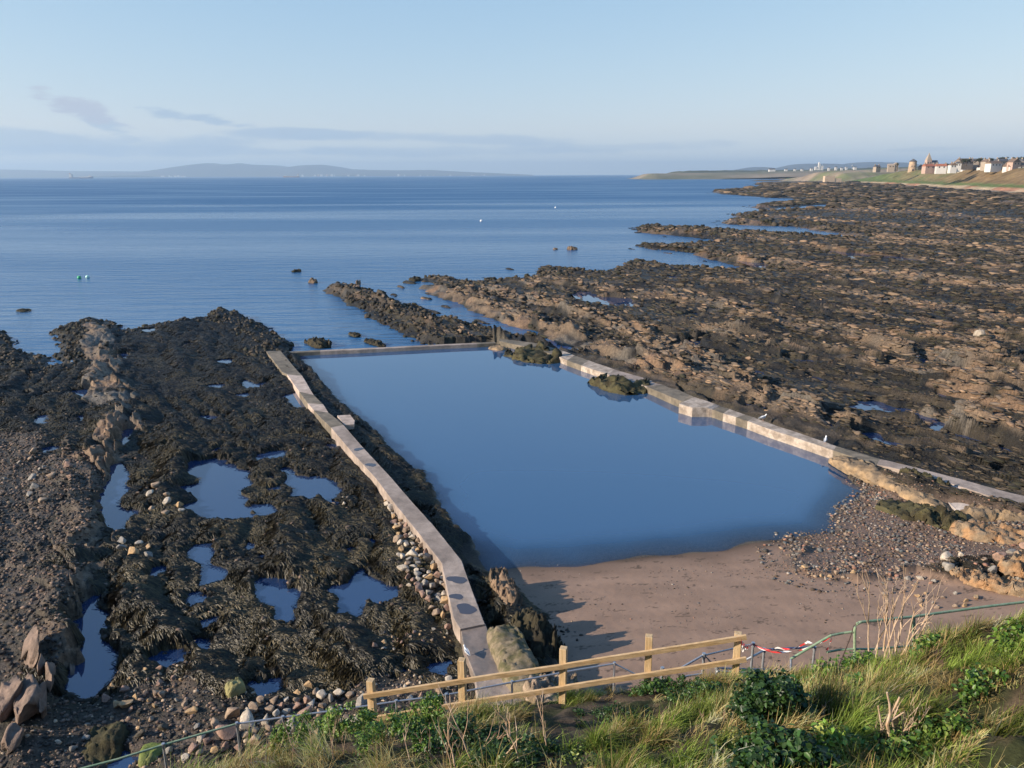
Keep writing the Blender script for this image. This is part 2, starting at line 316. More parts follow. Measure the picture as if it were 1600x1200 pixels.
def terrain(x, y, full=True):
    """height, sand mask, shingle mask, bare-rock mask, weed-wetness, land(grass) mask"""
    x = np.asarray(x, float); y = np.asarray(y, float)
    r = np.hypot(x, y); cell = 0.0042*r
    def at(lam): return np.clip((lam/(cell+1e-6)-1.6)/3.0, 0, 1)
    n6 = perlin(x/6, y/6, 3); n15 = perlin(x/1.6, y/1.6, 4); n30 = perlin(x/35, y/35, 5)
    sd = sdist(x, y, LAND)
    sdn = sd + 0.9*n6 + 0.5*n15*at(1.6) + n30*np.clip(r*0.012-1, 0, 8) + 0.35*perlin(x/0.6, y/0.6, 8)*at(.6)
    dp0 = sdist(x, y, POOL); dp = dp0 + (0.25*perlin(x/1.3, y/1.3, 9)+0.12*perlin(x/.4, y/.4, 10))*(1-sst(sdist(x, y, SAND), -1.5, 0)*.93)
    sw = sst(x + 0.47*(y-45), -4, 12)                 # 0 left reef, 1 right reef (blend across the pool)
    th = TH_L + (TH_R-TH_L)*sst(x + 0.3*(y-60), 5, 45)
    wx = 2.2*perlin(x/22, y/22, 11)+0.7*perlin(x/7, y/7, 12)
    uL = x*math.cos(TH_L)+y*math.sin(TH_L); vL = -x*math.sin(TH_L)+y*math.cos(TH_L)
    uR = x*math.cos(TH_R)+y*math.sin(TH_R); vR = -x*math.sin(TH_R)+y*math.cos(TH_R)
    farw = sst(sd, 0, 9)
    # base profile from the shoreline inwards
    zA = np.interp(sdn, [-12, -3, -0.6, 0.5, 2.0, 6, 40, 150, 500], [-2.2, -1.1, -.45, 0.0, .26, .5, .75, 1.1, 1.5]); zB = np.interp(sdn, [-12, -3, -0.6, 0.5, 2.0, 6, 20, 60], [-2.2, -1.1, -.45, -.02, .16, .20, .24, .30])
    z = zA*sw+zB*(1-sw)
    weedL = (0.50*np.abs(perlin((uL+wx)/2.1, vL/8, 21)) + 0.16*np.abs(perlin(x/.95, y/1.2, 22)) + 0.08*np.abs(perlin(x/.38, y/.45, 23)) + .035*perlin(x/.16, y/.18, 24)*at(.2))
    zL = weedL*1.05 + 0.20*perlin((uL+wx)/3.2, vL/18, 25)
    # right reef: stepped, tilted strata with scarps that face -u
    def saw(u, p): f = (u/p) % 1.0; return np.where(f < 0.22, f/0.22, (1-f)/0.78)
    uw = uR + wx + 0.5*perlin(x/2.4, y/2.4, 31)*at(2.4)
    m1 = np.clip(0.5+0.9*perlin(uR/9, vR/26, 32), 0, 1.2); m2 = np.clip(0.4+perlin(uR/4, vR/11, 33), 0, 1.2)
    blk = np.abs(perlin(uR/1.1, vR/1.5, 34)); blk2 = np.abs(perlin(uR/.5, vR/.8, 35)); blk3 = np.abs(perlin(x/.24, y/.24, 36))
    s1 = saw(uw, 7.3); s2 = saw(uw+3.1*n6, 2.6)
    wu = uR+.5*n15*at(1.6); wv_ = vR+.6*n15*at(1.6)
    wu = wu+.16*perlin(x/.45, y/.45, 344)*at(.5); wv_ = wv_+.2*perlin(x/.5, y/.5, 345)*at(.5)
    A1 = worley(wu/2.0, wv_/11, 341); A2 = worley(wu/.72, wv_/4.6, 342); A3 = worley((wu+.1*n6)/.34, wv_/1.7, 343)
    def blkh(W, tl, e): return W[0]*.7 - tl*W[2] - .28*(1-sst(W[1], 0, e))
    zR = 0.42*m1*s1*at(5) + 0.22*m2*s2*at(2.2) + .40*blkh(A1, .45, .2)*at(2.4) + .24*blkh(A2, .7, .25)*at(1.1) + .13*blkh(A3, .7, .3)*at(.5) + .06*blk3*at(.3) + 0.16*perlin(uR/13, vR/50, 37) + 0.26*perlin(uR/3.5, vR/9, 39)*at(4) - .08
    rib = np.clip(1-2.2*np.abs(perlin((uR+.5*wx)/2.1+.25*n15*at(1.6), vR/24, 46)), 0, 1)**2*np.clip(.5+1.2*perlin(uR/7, vR/18, 47), 0, 1.2)*at(1.6); ribw = rib*(.35+.6*A3[0]+.35*A2[0]-.5*A3[2]*at(.5))
    zR = zR*.78 + ribw - .08
    zR = zR + 1.3*np.clip(perlin(uR/22, vR/60, 38), 0, 1)*sst(r, 120, 260) + 1.6*np.clip(perlin(uR/12, vR/45, 40)-.1, 0, 1)*sst(r, 250, 400)
    rel = zL*(1-sw)+zR*sw
    z = z + rel*sst(sdn, -2.2, 3.0)*sst(sd, -7, -3) - 0.10*sw
    bandn = perlin(uR/4.2+.4*n6, vR/30, 41)+.35*perlin(x/3, y/3, 42)
    cellr = .45*A1[0]+.55*A2[0]
    bare = sw*sst(.85*bandn+.6*(cellr-.5)+.35*m1*s1+.75*rib-.58+.4*(A3[0]-.5), .12, .42)
    for P, h, w, b in RIDW:
        d, side, pr = pdist(x, y, P)
        wv = w*(1+0.35*n15); hh = h*(0.75+0.5*perlin(x/3.2, y/3.2, 51)+0.35*perlin(x/.9, y/.9, 52)*at(.9))
        a = np.where(side < 0, d/(wv*1.0), d/(wv*1.5))       # steeper on the sun side
        k = np.exp(-a**1.7)
        z = z + hh*k*(0.72 + 0.75*(A2[0]-.3)*at(1)-.5*A2[2]*at(1)+.35*(A3[0]-.5)*at(.5))
        bare = np.maximum(bare, b*sst(k*(1+.8*perlin(x/1.8, y/1.8, 53)+.5*n6)+.5*(cellr-.5), .42, .7))
    # dark lane between the ridge and the weed beds on the left
    d, side, pr = pdist(x, y, LANE); z = z - 0.4*np.exp(-(d/0.7)**2)
    sh = np.clip(sst(sdist(x, y, LSH)+.8*n6, -1.5, 1.0)*(1-.0*sw) + sst(sdist(x, y, LSH2)+.6*n15+.5*n6, -.6, .6), 0, 1)
    z = z*(1-.6*sh) + .6*sh*(0.32+0.25*weedL+.1*n6)
    # sand and shingle of the beach
    zs = np.clip(-0.055*(dp0), -0.3, 1.1) + 0.02*perlin(x/2, y/2, 61) + 0.006*perlin(x/.3, y/.3, 62)
    zs = zs + 0.10*sst(x, 12, 20)
    sa = sst(sdist(x, y, SAND)+.35*n15*0.6, -.35, .35)
    shr = sst(sdist(x, y, SHING)+.5*n15, -.5, .5)
    beach = np.maximum(sa, shr)
    z = z*(1-beach) + beach*(zs + shr*(.05*np.abs(perlin(x/.25, y/.25, 63))+.12*n15*.3))
    # apron of weedy rock between left wall and pool
    dw, sidew, prw = pdist(x, y, LWALLC)
    ap = (1-sst(np.abs(sidew-1.6), 1.0, 2.0))*(y > 23.5)*(y < 68)*(sidew > 0)*(dp < 0.1)*(x < 2)
    z = np.where(ap > 0, z*(1-ap) + ap*np.minimum(z, 0.10+0.38*sst(-dp, 0, 2.0)+0.35*weedL*np.clip(-dp, 0, 1)), z)
    # keep the ground clear of the walls
    for (PL, topz, hw, side_) in ((LWALLC, .95, .75, 0), (RWALLC, .55, .55, 1), (BWALLC, .2, .5, 1)):
        d, sidew2, pr2 = pdist(x, y, PL)
        near = (pr2 > .001) & (pr2 < .999)
        cap = topz - (.42 if side_ == 0 else .35 - .3*pr2*(side_ == 1)) + .42*np.clip(d-hw-.1, 0, 9)
        if PL is BWALLC: cap = np.where(sidew2 < 0, -.4+.3*np.clip(d-1.5, 0, 9), cap)
        z = np.where(near & (beach < .5), np.minimum(z, cap-.12+.10*n15+.22*blk*at(1)+.2*(A2[0]-.3)*at(.8)+.12*(A3[0]-.3)*at(.5)), z)
    # pools
    for P in LPw:
        cx, cy = P.mean(0); rad = np.max(np.hypot(P[:, 0]-cx, P[:, 1]-cy))+2
        m = (np.abs(x-cx) < rad) & (np.abs(y-cy) < rad)
        if not m.any(): continue
        q = sdist(x[m], y[m], P) + .2*n15[m] + .36*perlin(x[m]/.55, y[m]/.55, 71)+.14*perlin(x[m]/.2, y[m]/.2, 76); k = sst(q, -.5, 0)
        z[m] = z[m]*(1-k)+k*(-0.15+0.25*weedL[m])
    small = (1-beach)*(1-sw)*sst(perlin(x/1.9, y/2.8, 72)+.35*perlin(x/.7, y/.7, 73), .60, .74)*(sd > 1.2)*(y > 26)
    z = z*(1-small)+small*0.05
    lev = np.where(sw > .5, 0.46, 0.26)
    keep = (sd > 1.5) & (dp < -1.0) & (beach < .05) & (y > 18)
    inpool = np.zeros(x.shape)
    for P in LPw+RPw:
        cx, cy = P.mean(0); rad = np.max(np.hypot(P[:, 0]-cx, P[:, 1]-cy))+6
        m = (np.abs(x-cx) < rad) & (np.abs(y-cy) < rad)
        if m.any():
            q = sdist(x[m], y[m], P); inpool[m] = np.maximum(inpool[m], sst(q + (.4+.004*r[m])*n15[m], -.6-.002*r[m], .2))
    smR = sw*sst(perlin(uR/1.5, vR/5, 74)+.3*perlin(x/.8, y/.8, 75), .44, .56)*(1-beach)
    z = np.where(sw > .5, z*(1-np.maximum(inpool, smR))+np.maximum(inpool, smR)*0.1, z)
    clampm = keep*(1-np.maximum(inpool, np.maximum(small, smR)))
    z = np.where(clampm > .5, np.maximum(z, lev+0.02+0.15*np.clip(weedL, 0, 1)), z)
    z = np.where((sd < -3.5-.012*r), np.minimum(z, -.35), z)
    # walled pool basin
    inb = sst(dp, -.25, .15); nb = np.maximum(sst(sdist(x, y, SAND), -4.0, -1.0), sst(sdist(x, y, SHING), -2.0, -.5)*.9)
    zb_ = (-0.06-0.22*np.clip(dp, 0, 6))*(1-nb) + nb*(-.055*dp0-.004+.015*n15); inb2 = np.maximum(inb, nb*sst(dp0, -1.2, -.6))
    z = z*(1-inb2) + inb2*np.where(nb > .5, zb_, np.minimum(z, zb_))
    bare = bare*(1-beach)*(1-inb)
    dwr = pdist(x, y, RWALLC)[0]; bare = bare*sst(dwr+.8*n15, 1.0, 3.0)
    # shore foot, grassy slopes and low cliffs far right
    d, side, pr = pdist(x, y, FOOT)
    up = -side + 4*perlin(x/60, y/60, 81)+2.0*perlin(x/15, y/15, 82)
    inl = sst(up, -6, 3)
    fz = np.interp(up, [-14, -2, 2, 6, 15, 23, 42, 55, 200], [0, 1.2, 2.2, 4.0, 5.8, 8.5, 18, 20.5, 23.0])
    land = (side < 12)
    fz = fz*sst(pr, -.05, .22)*.9 + fz*.1
    z = np.where(up > -14, np.maximum(z, 0)*(1-inl) + fz + .5*inl*perlin(x/8, y/8, 83)*at(8)+ (.8*np.abs(perlin(x/5, y/5, 84)))*(1-sst(np.abs(up-3), 0, 5)), z)
    cl = sst(up, -9, -2)
    # ground under the cliff foot, near
    z = z + np.clip(19.3-y-0.25*np.abs(x), 0, 6)*0.10*(x < 3)
    return dict(sd0=sd, cellr=cellr, a3=A3[0], z=z, sand=sa, sh=np.maximum(sh, shr), shr=shr, bare=bare, cl=cl, up=up, sw=sw, sd=sdn, dp=dp, inb=inb, weed=weedL, n6=n6, n15=n15, uR=uR, vR=vR, s1=s1, blk=blk, ap=ap)
LANE = G([(200, 640), (190, 700), (175, 800), (150, 870), (145, 950)], .4)
# wall outlines (top faces), traced left edge / right edge
WL = [(415, 543), (440, 575), (448, 580), (467, 607), (480, 625), (490, 637), (503, 652), (517, 668), (550, 707), (587, 748), (613, 783), (653, 833), (690, 882), (701, 935), (709, 969), (719, 985)]
WR_ = [(438, 542), (466, 575), (472, 582), (490, 612), (505, 627), (513, 640), (527, 652), (537, 664), (570, 702), (610, 745), (640, 780), (680, 825), (721, 877), (742, 935), (753, 965), (758, 977)]
WLw, WRw = G(WL, 0.95), G(WR_, 0.95)
LWALLC = np.vstack([(WLw+WRw)/2, [[0.0, 20.0]]])

RWALLC = G([(780, 531), (840, 541), (885, 553), (960, 581), (1070, 620), (1125, 637), (1200, 663), (1305, 700), (1412, 732), (1500, 755), (1640, 792)], .55)
BWALLC = G([(452, 551), (560, 546), (775, 535.5)], .2)
ys = [8.0]
while ys[-1] < 2600:
    Y = ys[-1]; ys.append(Y + max(0.035, min((Y*Y+225)/15*0.00100, 0.0027*Y if Y < 170 else .0038*Y if Y < 700 else .007*Y)))
ys = np.array(ys)
tl = np.concatenate([np.linspace(-1.15, -.73, 90)[:-1], np.linspace(-.73, .73, 1120), np.linspace(.73, 1.15, 90)[1:]])
YY, TT = np.meshgrid(ys, tl, indexing='ij'); XX = TT*YY
T = terrain(XX.ravel(), YY.ravel())
nx, ny = len(tl), len(ys)
Zg = T['z'].reshape(ny, nx); gyy = np.abs(np.gradient(Zg, axis=0)/np.gradient(YY, axis=0)); T['steep'] = sst(gyy.ravel(), .35, 1.1)
st2 = T['steep'].reshape(ny, nx); dil = st2.copy()
for k in (-3, -2, -1, 1, 2, 3): dil = np.maximum(dil, np.roll(st2, k, 0)*.9)
for k in (-3, 3, -6, 6): dil = np.maximum(dil, np.roll(dil, k, 1)*.85)
zb1 = sum(np.roll(Zg, k, 1) for k in range(-2, 3))/5; zb1 = .25*np.roll(zb1, 1, 0)+.5*zb1+.25*np.roll(zb1, -1, 0)
wsm = dil*sst(YY, 32, 45)*(T['sw'].reshape(ny, nx) > .3)*(np.abs(T['dp'].reshape(ny, nx)) > 1.5)*.6; Zg2 = Zg*(1-wsm)+zb1*wsm; T['z'] = Zg2.ravel()
z = T['z']; xf, yf = XX.ravel(), YY.ravel()
print('terrain', ny, nx, z.min(), z.max())
# colours (albedo)
def mixc(a, b, t): return a*(1-t[:, None])+np.asarray(b)[None]*t[:, None] if np.ndim(b) == 1 else a*(1-t[:, None])+b*t[:, None]
def ground_colour(x, y, T):
    n = len(x); f1 = fbm(x/1.3, y/1.3, 3, 101); f2 = perlin(x/.35, y/.35, 102); f3 = perlin(x/9, y/9, 103); f4 = perlin(x/.13, y/.13, 104)
    fl = 1-.9*T['steep'] if 'steep' in T else 1; f2 = f2*fl; f4 = f4*fl; T['a3'] = .5+(T['a3']-.5)*fl
    c = np.tile(np.array([[.014, .012, .009]]), (n, 1))
    c = mixc(c, np.array([.056, .046, .022]), sst(f1+.5*f2+.4*f3, -.1, .9))
    c = mixc(c, np.array([.085, .060, .036]), sst(f1*.5+f4*.5+T['sw']*.2, .35, .8)*.7)
    # right reef: drier brown mixed in everywhere
    c = mixc(c, np.array([.085, .064, .042]), T['sw']*sst(.8*(T['cellr']-.5)+.8*(T['a3']-.5)+.3*f1+.5*perlin(T['uR']/2.2, T['vR']/12, 105), .0, .7)*.8)
    bc = np.tile(np.array([[.27, .185, .118]]), (n, 1)); bc = mixc(bc, np.array([.34, .205, .12]), sst(f3, -.1, .5)); bc = mixc(bc, np.array([.20, .165, .13]), sst(perlin(x/4, y/4, 106), 0, .5))
    bc = bc*(1+.25*f2+.15*f4+.3*(T['a3']-.5))[:, None]
    bed = perlin(T['z']/.13+.4*T['n15'], T['uR']/1.5, 115); bc = bc*np.array([[.66, .68, .68]])*(1+.30*bed)[:, None]
    bm_ = np.clip(T['bare']*(1-.55*sst(f2*.6+f4*.6+.3*f1, .0, .5)), 0, 1)
    c = mixc(c, bc, bm_)
    shc = np.tile(np.array([[.10, .075, .056]]), (n, 1))*(1+.5*f4+.3*f2)[:, None]; shc = mixc(shc, np.array([.035, .03, .02]), sst(f1+.4*f2, -.3, .3))
    c = mixc(c, shc, T['sh']*(1-T['shr'])); c = mixc(c, np.array([.17, .115, .085]), T['shr'])
    sc = np.tile(np.array([[.285, .188, .132]]), (n, 1))*(1+.05*f1+.04*f4)[:, None]
    wet = sst(-T['dp'], 1.6, .1)
    sc = sc*(1-.42*wet)[:, None]
    deb = sst(perlin(x/.9, y/.28, 107)+.7*perlin(x/.14, y/.07, 108)+.35*f3, .5, .85)
    sc = sc*(1+.16*perlin(x/1.8, y/.7, 114))[:, None]
    sc = mixc(sc, np.array([.07, .05, .035]), deb*.75)
    c = mixc(c, sc, T['sand']*(1-T['shr'])); c = mixc(c, np.array([.10, .085, .06]), T['inb'])
    # far land
    up = T['up']+3*perlin(x/20, y/20, 109)
    lc = np.tile(np.array([[.42, .32, .21]]), (n, 1)); lc = mixc(lc, np.array([.36, .19, .12]), sst(perlin(x/50, y/50, 110), .0, .3)*sst(up, -4, 0))
    lc = mixc(lc, np.array([.12, .155, .055]), sst(up, 3.5, 10)); lc = mixc(lc, np.array([.20, .165, .08]), sst(up, 13, 20)*sst(perlin(x/14, y/14, 111)+.5, -.2, .4)*sst(x/y, .46, .50))
    lc = mixc(lc, np.array([.20, .135, .07]), sst(up, 14, 20)*(1-sst(up, 44, 56))*sst(x/y, .52, .58)*.9)
    lc = mixc(lc, np.array([.15, .16, .07]), sst(up, 44, 56)); lc = lc*(1+.25*perlin(x/7, y/7, 112)+.2*perlin(x/25, y/25, 113))[:, None]
    c = mixc(c, lc, T['cl'])
    return np.clip(c, .008, .8)
col = ground_colour(xf, yf, T)
idx = np.arange(ny*nx).reshape(ny, nx)
FQ = np.stack([idx[:-1, :-1], idx[:-1, 1:], idx[1:, 1:], idx[1:, :-1]], -1).reshape(-1, 4)
fm_s = ((T['sand'][FQ[:, 0]] > .5) & (T['shr'][FQ[:, 0]] < .5)) ; fm_l = (T['cl'][FQ[:, 0]] > .5) & ~fm_s
Vt = np.stack([xf, yf, z], 1)
zmin4 = z[FQ].max(1) > -1.0
M_ground = mat('wet_reef', (0, 0, 0), rough=0.55, var=0.5, scale=6, bump=1.0, bscale=11, attr='Col', bdist=0.09, spec=0.35)
M_sand = mat('beach_sand', (0, 0, 0), rough=0.85, var=0.10, scale=30, bump=0.25, bscale=22, attr='Col', bdist=0.012, spec=0.3)
M_land = mat('far_turf', (0, 0, 0), rough=0.95, var=0.25, scale=0.25, bump=0.6, bscale=0.5, attr='Col', bdist=1.0, spec=0.1)
def sub(name, mask, m):
    ff = FQ[mask]; u, inv = np.unique(ff, return_inverse=True)
    me = npmesh(name, Vt[u], inv.reshape(-1, 4), col[u], smooth=True); o = link(name, me, None, m); tag(o, kind='structure'); return o
sub('rocky_shore', ~fm_s & ~fm_l & zmin4, M_ground); sub('sand_beach', fm_s, M_sand); sub('grassy_hillside', fm_l, M_land)
# ------------------------------------------------------------------ water
def water_mat(name, base, rough, layers, slick=0.0, ior=1.33, coat=0.0):
    m, nt, b = newmat(name); b.inputs['Base Color'].default_value = (*base, 1); b.inputs['Roughness'].default_value = rough
    b.inputs['IOR'].default_value = ior
    tcn = nt.nodes.new('ShaderNodeTexCoord'); prev = None
    if slick:
        mp = nt.nodes.new('ShaderNodeMapping'); mp.inputs['Scale'].default_value = (0.004, 0.022, 1); nt.links.new(tcn.outputs['Object'], mp.inputs[0])
        ns = nt.nodes.new('ShaderNodeTexNoise'); ns.inputs['Scale'].default_value = 1.0; ns.inputs['Detail'].default_value = 5; nt.links.new(mp.outputs[0], ns.inputs['Vector'])
        rr = nt.nodes.new('ShaderNodeMapRange'); rr.inputs[1].default_value = 0.38; rr.inputs[2].default_value = 0.62; rr.inputs[3].default_value = 1.0; rr.inputs[4].default_value = 1-slick
        nt.links.new(ns.outputs[0], rr.inputs[0])
        spx = nt.nodes.new('ShaderNodeSeparateXYZ'); nt.links.new(tcn.outputs['Object'], spx.inputs[0]); cy_ = nt.nodes.new('ShaderNodeMapRange'); cy_.interpolation_type = 'SMOOTHSTEP'
        cy_.inputs[1].default_value = 90; cy_.inputs[2].default_value = 700; cy_.inputs[3].default_value = .75; cy_.inputs[4].default_value = 1.6; nt.links.new(spx.outputs[1], cy_.inputs[0])
        m0 = nt.nodes.new('ShaderNodeMath'); m0.operation = 'MULTIPLY'; nt.links.new(rr.outputs[0], m0.inputs[0]); nt.links.new(cy_.outputs[0], m0.inputs[1]); rr = m0
        rg = nt.nodes.new('ShaderNodeMapRange'); rg.inputs[1].default_value = .1; rg.inputs[2].default_value = 1.3; rg.inputs[3].default_value = .08; rg.inputs[4].default_value = .42; nt.links.new(m0.outputs[0], rg.inputs[0]); nt.links.new(rg.outputs[0], b.inputs['Roughness'])
    for (sx, sy, dist, stg, det, rot) in layers:
        mp = nt.nodes.new('ShaderNodeMapping'); mp.inputs['Scale'].default_value = (sx, sy, 1); mp.inputs['Rotation'].default_value = (0, 0, rot); nt.links.new(tcn.outputs['Object'], mp.inputs[0])
        nz = nt.nodes.new('ShaderNodeTexNoise'); nz.inputs['Scale'].default_value = 1.0; nz.inputs['Detail'].default_value = det; nt.links.new(mp.outputs[0], nz.inputs['Vector'])
        bn = nt.nodes.new('ShaderNodeBump'); bn.inputs['Distance'].default_value = dist; bn.inputs['Strength'].default_value = stg
        nt.links.new(nz.outputs[0], bn.inputs['Height'])
        if slick:
            mu = nt.nodes.new('ShaderNodeMath'); mu.operation = 'MULTIPLY'; mu.inputs[1].default_value = stg; nt.links.new(rr.outputs[0], mu.inputs[0]); nt.links.new(mu.outputs[0], bn.inputs['Strength'])
        if prev: nt.links.new(prev, bn.inputs['Normal'])
        prev = bn.outputs[0]
    if prev: nt.links.new(prev, b.inputs['Normal'])
    return m
M_sea = water_mat('sea_water', (0.016, 0.095, 0.225), 0.20, [(0.10, 0.45, 0.9, 0.6, 3, 0.05), (0.5, 2.2, 0.2, 0.6, 3, -0.08), (2.5, 7.0, 0.05, 0.5, 2, 0.1)], slick=0.45)
M_poolw = water_mat('pool_water', (0.028, 0.085, 0.185), 0.02, [(0.6, 0.9, 0.01, 0.05, 2, 0)], ior=2.1)
M_rpw = water_mat('rock_pool_water', (0.020, 0.044, 0.11), 0.03, [(1.2, 1.5, 0.01, 0.08, 2, 0)], ior=2.1)
def flat(name, P, z, m):
    bm = bmesh.new(); bm.faces.new([bm.verts.new((p[0], p[1], z)) for p in P]); bmesh.ops.triangulate(bm, faces=bm.faces[:])
    o = bmlink(name, bm, m); 
    for p in o.data.polygons:
        if p.normal.z < 0: p.flip()
    return tag(o, kind='structure')
flat('sea', [(-42000, -300), (42000, -300), (42000, 42000), (-42000, 42000)], -0.15, M_sea)
poolsheet = G([(440, 549), (760, 536.5), (800, 541), (880, 562), (960, 590), (1062, 634), (1290, 707), (1480, 800), (1480, 860), (1250, 900), (760, 925), (690, 860), (600, 740), (520, 650)], 0.0)
gx_, gy_ = np.meshgrid(np.arange(-22, 30, .22), np.arange(24, 72, .22)); gp = np.stack([gx_.ravel(), gy_.ravel()], 1); ins_ = sdist(gp[:, 0], gp[:, 1], poolsheet)
iw = np.arange(gx_.size).reshape(gx_.shape); Fw = np.stack([iw[:-1, :-1], iw[:-1, 1:], iw[1:, 1:], iw[1:, :-1]], -1).reshape(-1, 4); Fw = Fw[(ins_[Fw] > 0).all(1)]
uw_, iv_ = np.unique(Fw, return_inverse=True); dep = np.clip(-terrain(gp[uw_, 0], gp[uw_, 1])['z'], 0, 3); al_ = 1-np.exp(-dep*9.0)
o = link('pool_water', npmesh('pool_water', np.stack([gp[uw_, 0], gp[uw_, 1], np.zeros(len(uw_))], 1), iv_.reshape(-1, 4), np.stack([al_]*3, 1), smooth=True), None, M_poolw); tag(o, kind='structure')
nt = M_poolw.node_tree; at_ = nt.nodes.new('ShaderNodeAttribute'); at_.attribute_name = 'Col'; tr_ = nt.nodes.new('ShaderNodeBsdfTransparent'); tr_.inputs[0].default_value = (.72, .74, .80, 1); mx_ = nt.nodes.new('ShaderNodeMixShader')
mr_ = nt.nodes.new('ShaderNodeMapRange'); mr_.inputs[3].default_value = .25; nt.links.new(at_.outputs['Fac'], mr_.inputs[0]); nt.links.new(mr_.outputs[0], mx_.inputs[0]); nt.links.new(tr_.outputs[0], mx_.inputs[1]); nt.links.new(nt.nodes['Principled BSDF'].outputs[0], mx_.inputs[2]); nt.links.new(mx_.outputs[0], nt.nodes['Material Output'].inputs['Surface'])
flat('rock_pool_water', G([(20, 610), (100, 590), (118, 545), (160, 520), (260, 512), (350, 510), (400, 535), (428, 560), (530, 690), (640, 838), (680, 890), (694, 950), (700, 1010), (720, 1090), (200, 1230), (-200, 1230), (-200, 640)], .22), .22, M_rpw)
flat('rock_pool_water', G([(880, 445), (960, 440), (1000, 428), (1100, 432), (1210, 428), (1150, 408), (1300, 385), (1420, 378), (1700, 390), (1800, 440), (1800, 720), (1500, 715), (1300, 680), (1150, 627), (1060, 585), (930, 500)], .42), .42, M_rpw)

# ------------------------------------------------------------------ concrete pool walls
def conc(name, a, b, s=3.0): return mat(name, a, rough=0.85, var=0.32, scale=s, bump=0.6, bscale=9, col2=b, bdist=0.04)
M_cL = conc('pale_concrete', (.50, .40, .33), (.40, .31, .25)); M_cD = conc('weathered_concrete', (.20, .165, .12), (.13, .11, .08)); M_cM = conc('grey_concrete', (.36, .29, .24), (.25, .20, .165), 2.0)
M_cW = conc('whitish_concrete', (.44, .365, .295), (.28, .225, .175), 5.0); M_pud = water_mat('puddle_water', (0.07, 0.07, 0.085), 0.05, [], ior=1.5); M_mud = mat('mud_on_concrete', (.17, .145, .125), rough=.5, var=.2, scale=5, bump=.3, bdist=.02, spec=.5, col2=(.24, .19, .155))  # M_cW: paler, blotched concrete for some lengths of the right wall
def slab(name, A, B, ztA, ztB, zb, m, parent, sub_=6):
    """wall length: quad between left edge A0-A1 and right edge B0-B1 with wobbling edges, solid down to zb"""
    bm = bmesh.new(); n = sub_; L = []; 
    for i in range(n+1):
        t = i/n; a = A[0]*(1-t)+A[1]*t; b = B[0]*(1-t)+B[1]*t; zt = ztA*(1-t)+ztB*t
        j = 0 if i in (0, n) else 1
        wob = [random.uniform(-.018, .018)*j for _ in range(4)]
        L.append([bm.verts.new((a[0]+wob[0], a[1], zb)), bm.verts.new((a[0]+wob[1], a[1], zt-.02)), bm.verts.new((a[0]*.98+b[0]*.02, a[1]*.98+b[1]*.02, zt+wob[2]*.4)), bm.verts.new((b[0]*.98+a[0]*.02, b[1]*.98+a[1]*.02, zt+wob[3]*.4)), bm.verts.new((b[0]+wob[3], b[1], zt-.02)), bm.verts.new((b[0], b[1], zb))])
    for p, q in zip(L, L[1:]):
        for k in range(5): bm.faces.new((p[k], p[k+1], q[k+1], q[k]))
        bm.faces.new((p[5], p[0], q[0], q[5]))
    bm.faces.new(L[0]); bm.faces.new(L[-1][::-1])
    return bmlink(name, bm, m, parent)
random.seed(5)
wall = empty('pool_wall', (WLw[6][0], WLw[6][1], 0)); tag(wall, 'long pale concrete walkway wall along the left side of the tidal pool', 'wall')
def ch(o, par):
    o.parent = par; o.matrix_parent_inverse = Matrix.Translation(-Vector(par.location)); return o
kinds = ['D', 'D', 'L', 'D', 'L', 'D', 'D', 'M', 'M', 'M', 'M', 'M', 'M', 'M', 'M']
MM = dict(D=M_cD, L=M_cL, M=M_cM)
zt = [.62, .66, .70, .72, .74, .76, .82, .95, .95, .96, .97, .98, 1.0, 1.0, 1.0, 1.0]
i = 0
for i in range(15):
    hgt = -.0
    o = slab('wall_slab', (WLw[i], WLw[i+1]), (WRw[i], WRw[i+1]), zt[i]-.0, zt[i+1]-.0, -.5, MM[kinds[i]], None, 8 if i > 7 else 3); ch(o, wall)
# the lower, muddy ramp where the walkway ends towards the steps
rl = G([(719, 985), (728, 1022), (742, 1054), (747, 1104), (757, 1135)], .85); rr = G([(758, 977), (772, 1010), (797, 1044), (834, 1091), (850, 1130)], .85)
rz = [.97, .88, .82, .80, .80]
for k in range(4):
    o = slab('ramp_slab', (rl[k], rl[k+1]), (rr[k], rr[k+1]), rz[k]-.03, rz[k+1]-.03, -.5, M_mud if k < 2 else M_cM, None, 4); ch(o, wall)
# puddles lying on the walkway
for k, P in enumerate([[(697, 903), (716, 898), (728, 903), (731, 911), (714, 912), (699, 908)], [(702, 929), (716, 926), (725, 931), (718, 937), (704, 938)], [(709, 947), (724, 942), (742, 945), (749, 955), (735, 960), (713, 960)],
        [(553, 699), (563, 698), (566, 702), (556, 704)], [(572, 722), (580, 723), (588, 727), (578, 729)]]):
    bm = bmesh.new(); pw = G(P, 1.0); zz = 1.006 if k < 3 else .965
    cen = pw.mean(0); vs = []; rp_ = random.Random(k+40); ph = rp_.uniform(0, 6); ex_ = (pw.max(0)-pw.min(0))/2
    for j in range(34):
        an = 2*math.pi*j/34; rr_ = 1+.22*math.sin(2*an+ph)+.09*math.sin(3*an+ph*2)+.03*math.sin(7*an+ph)+rp_.uniform(-.02, .02); q = cen+ex_*.82*rr_*np.array([math.cos(an), math.sin(an)]); vs.append(bm.verts.new((q[0], q[1], zz)))
    bm.faces.new(vs); o = bmlink('puddle', bm, M_pud, None); ch(o, wall)
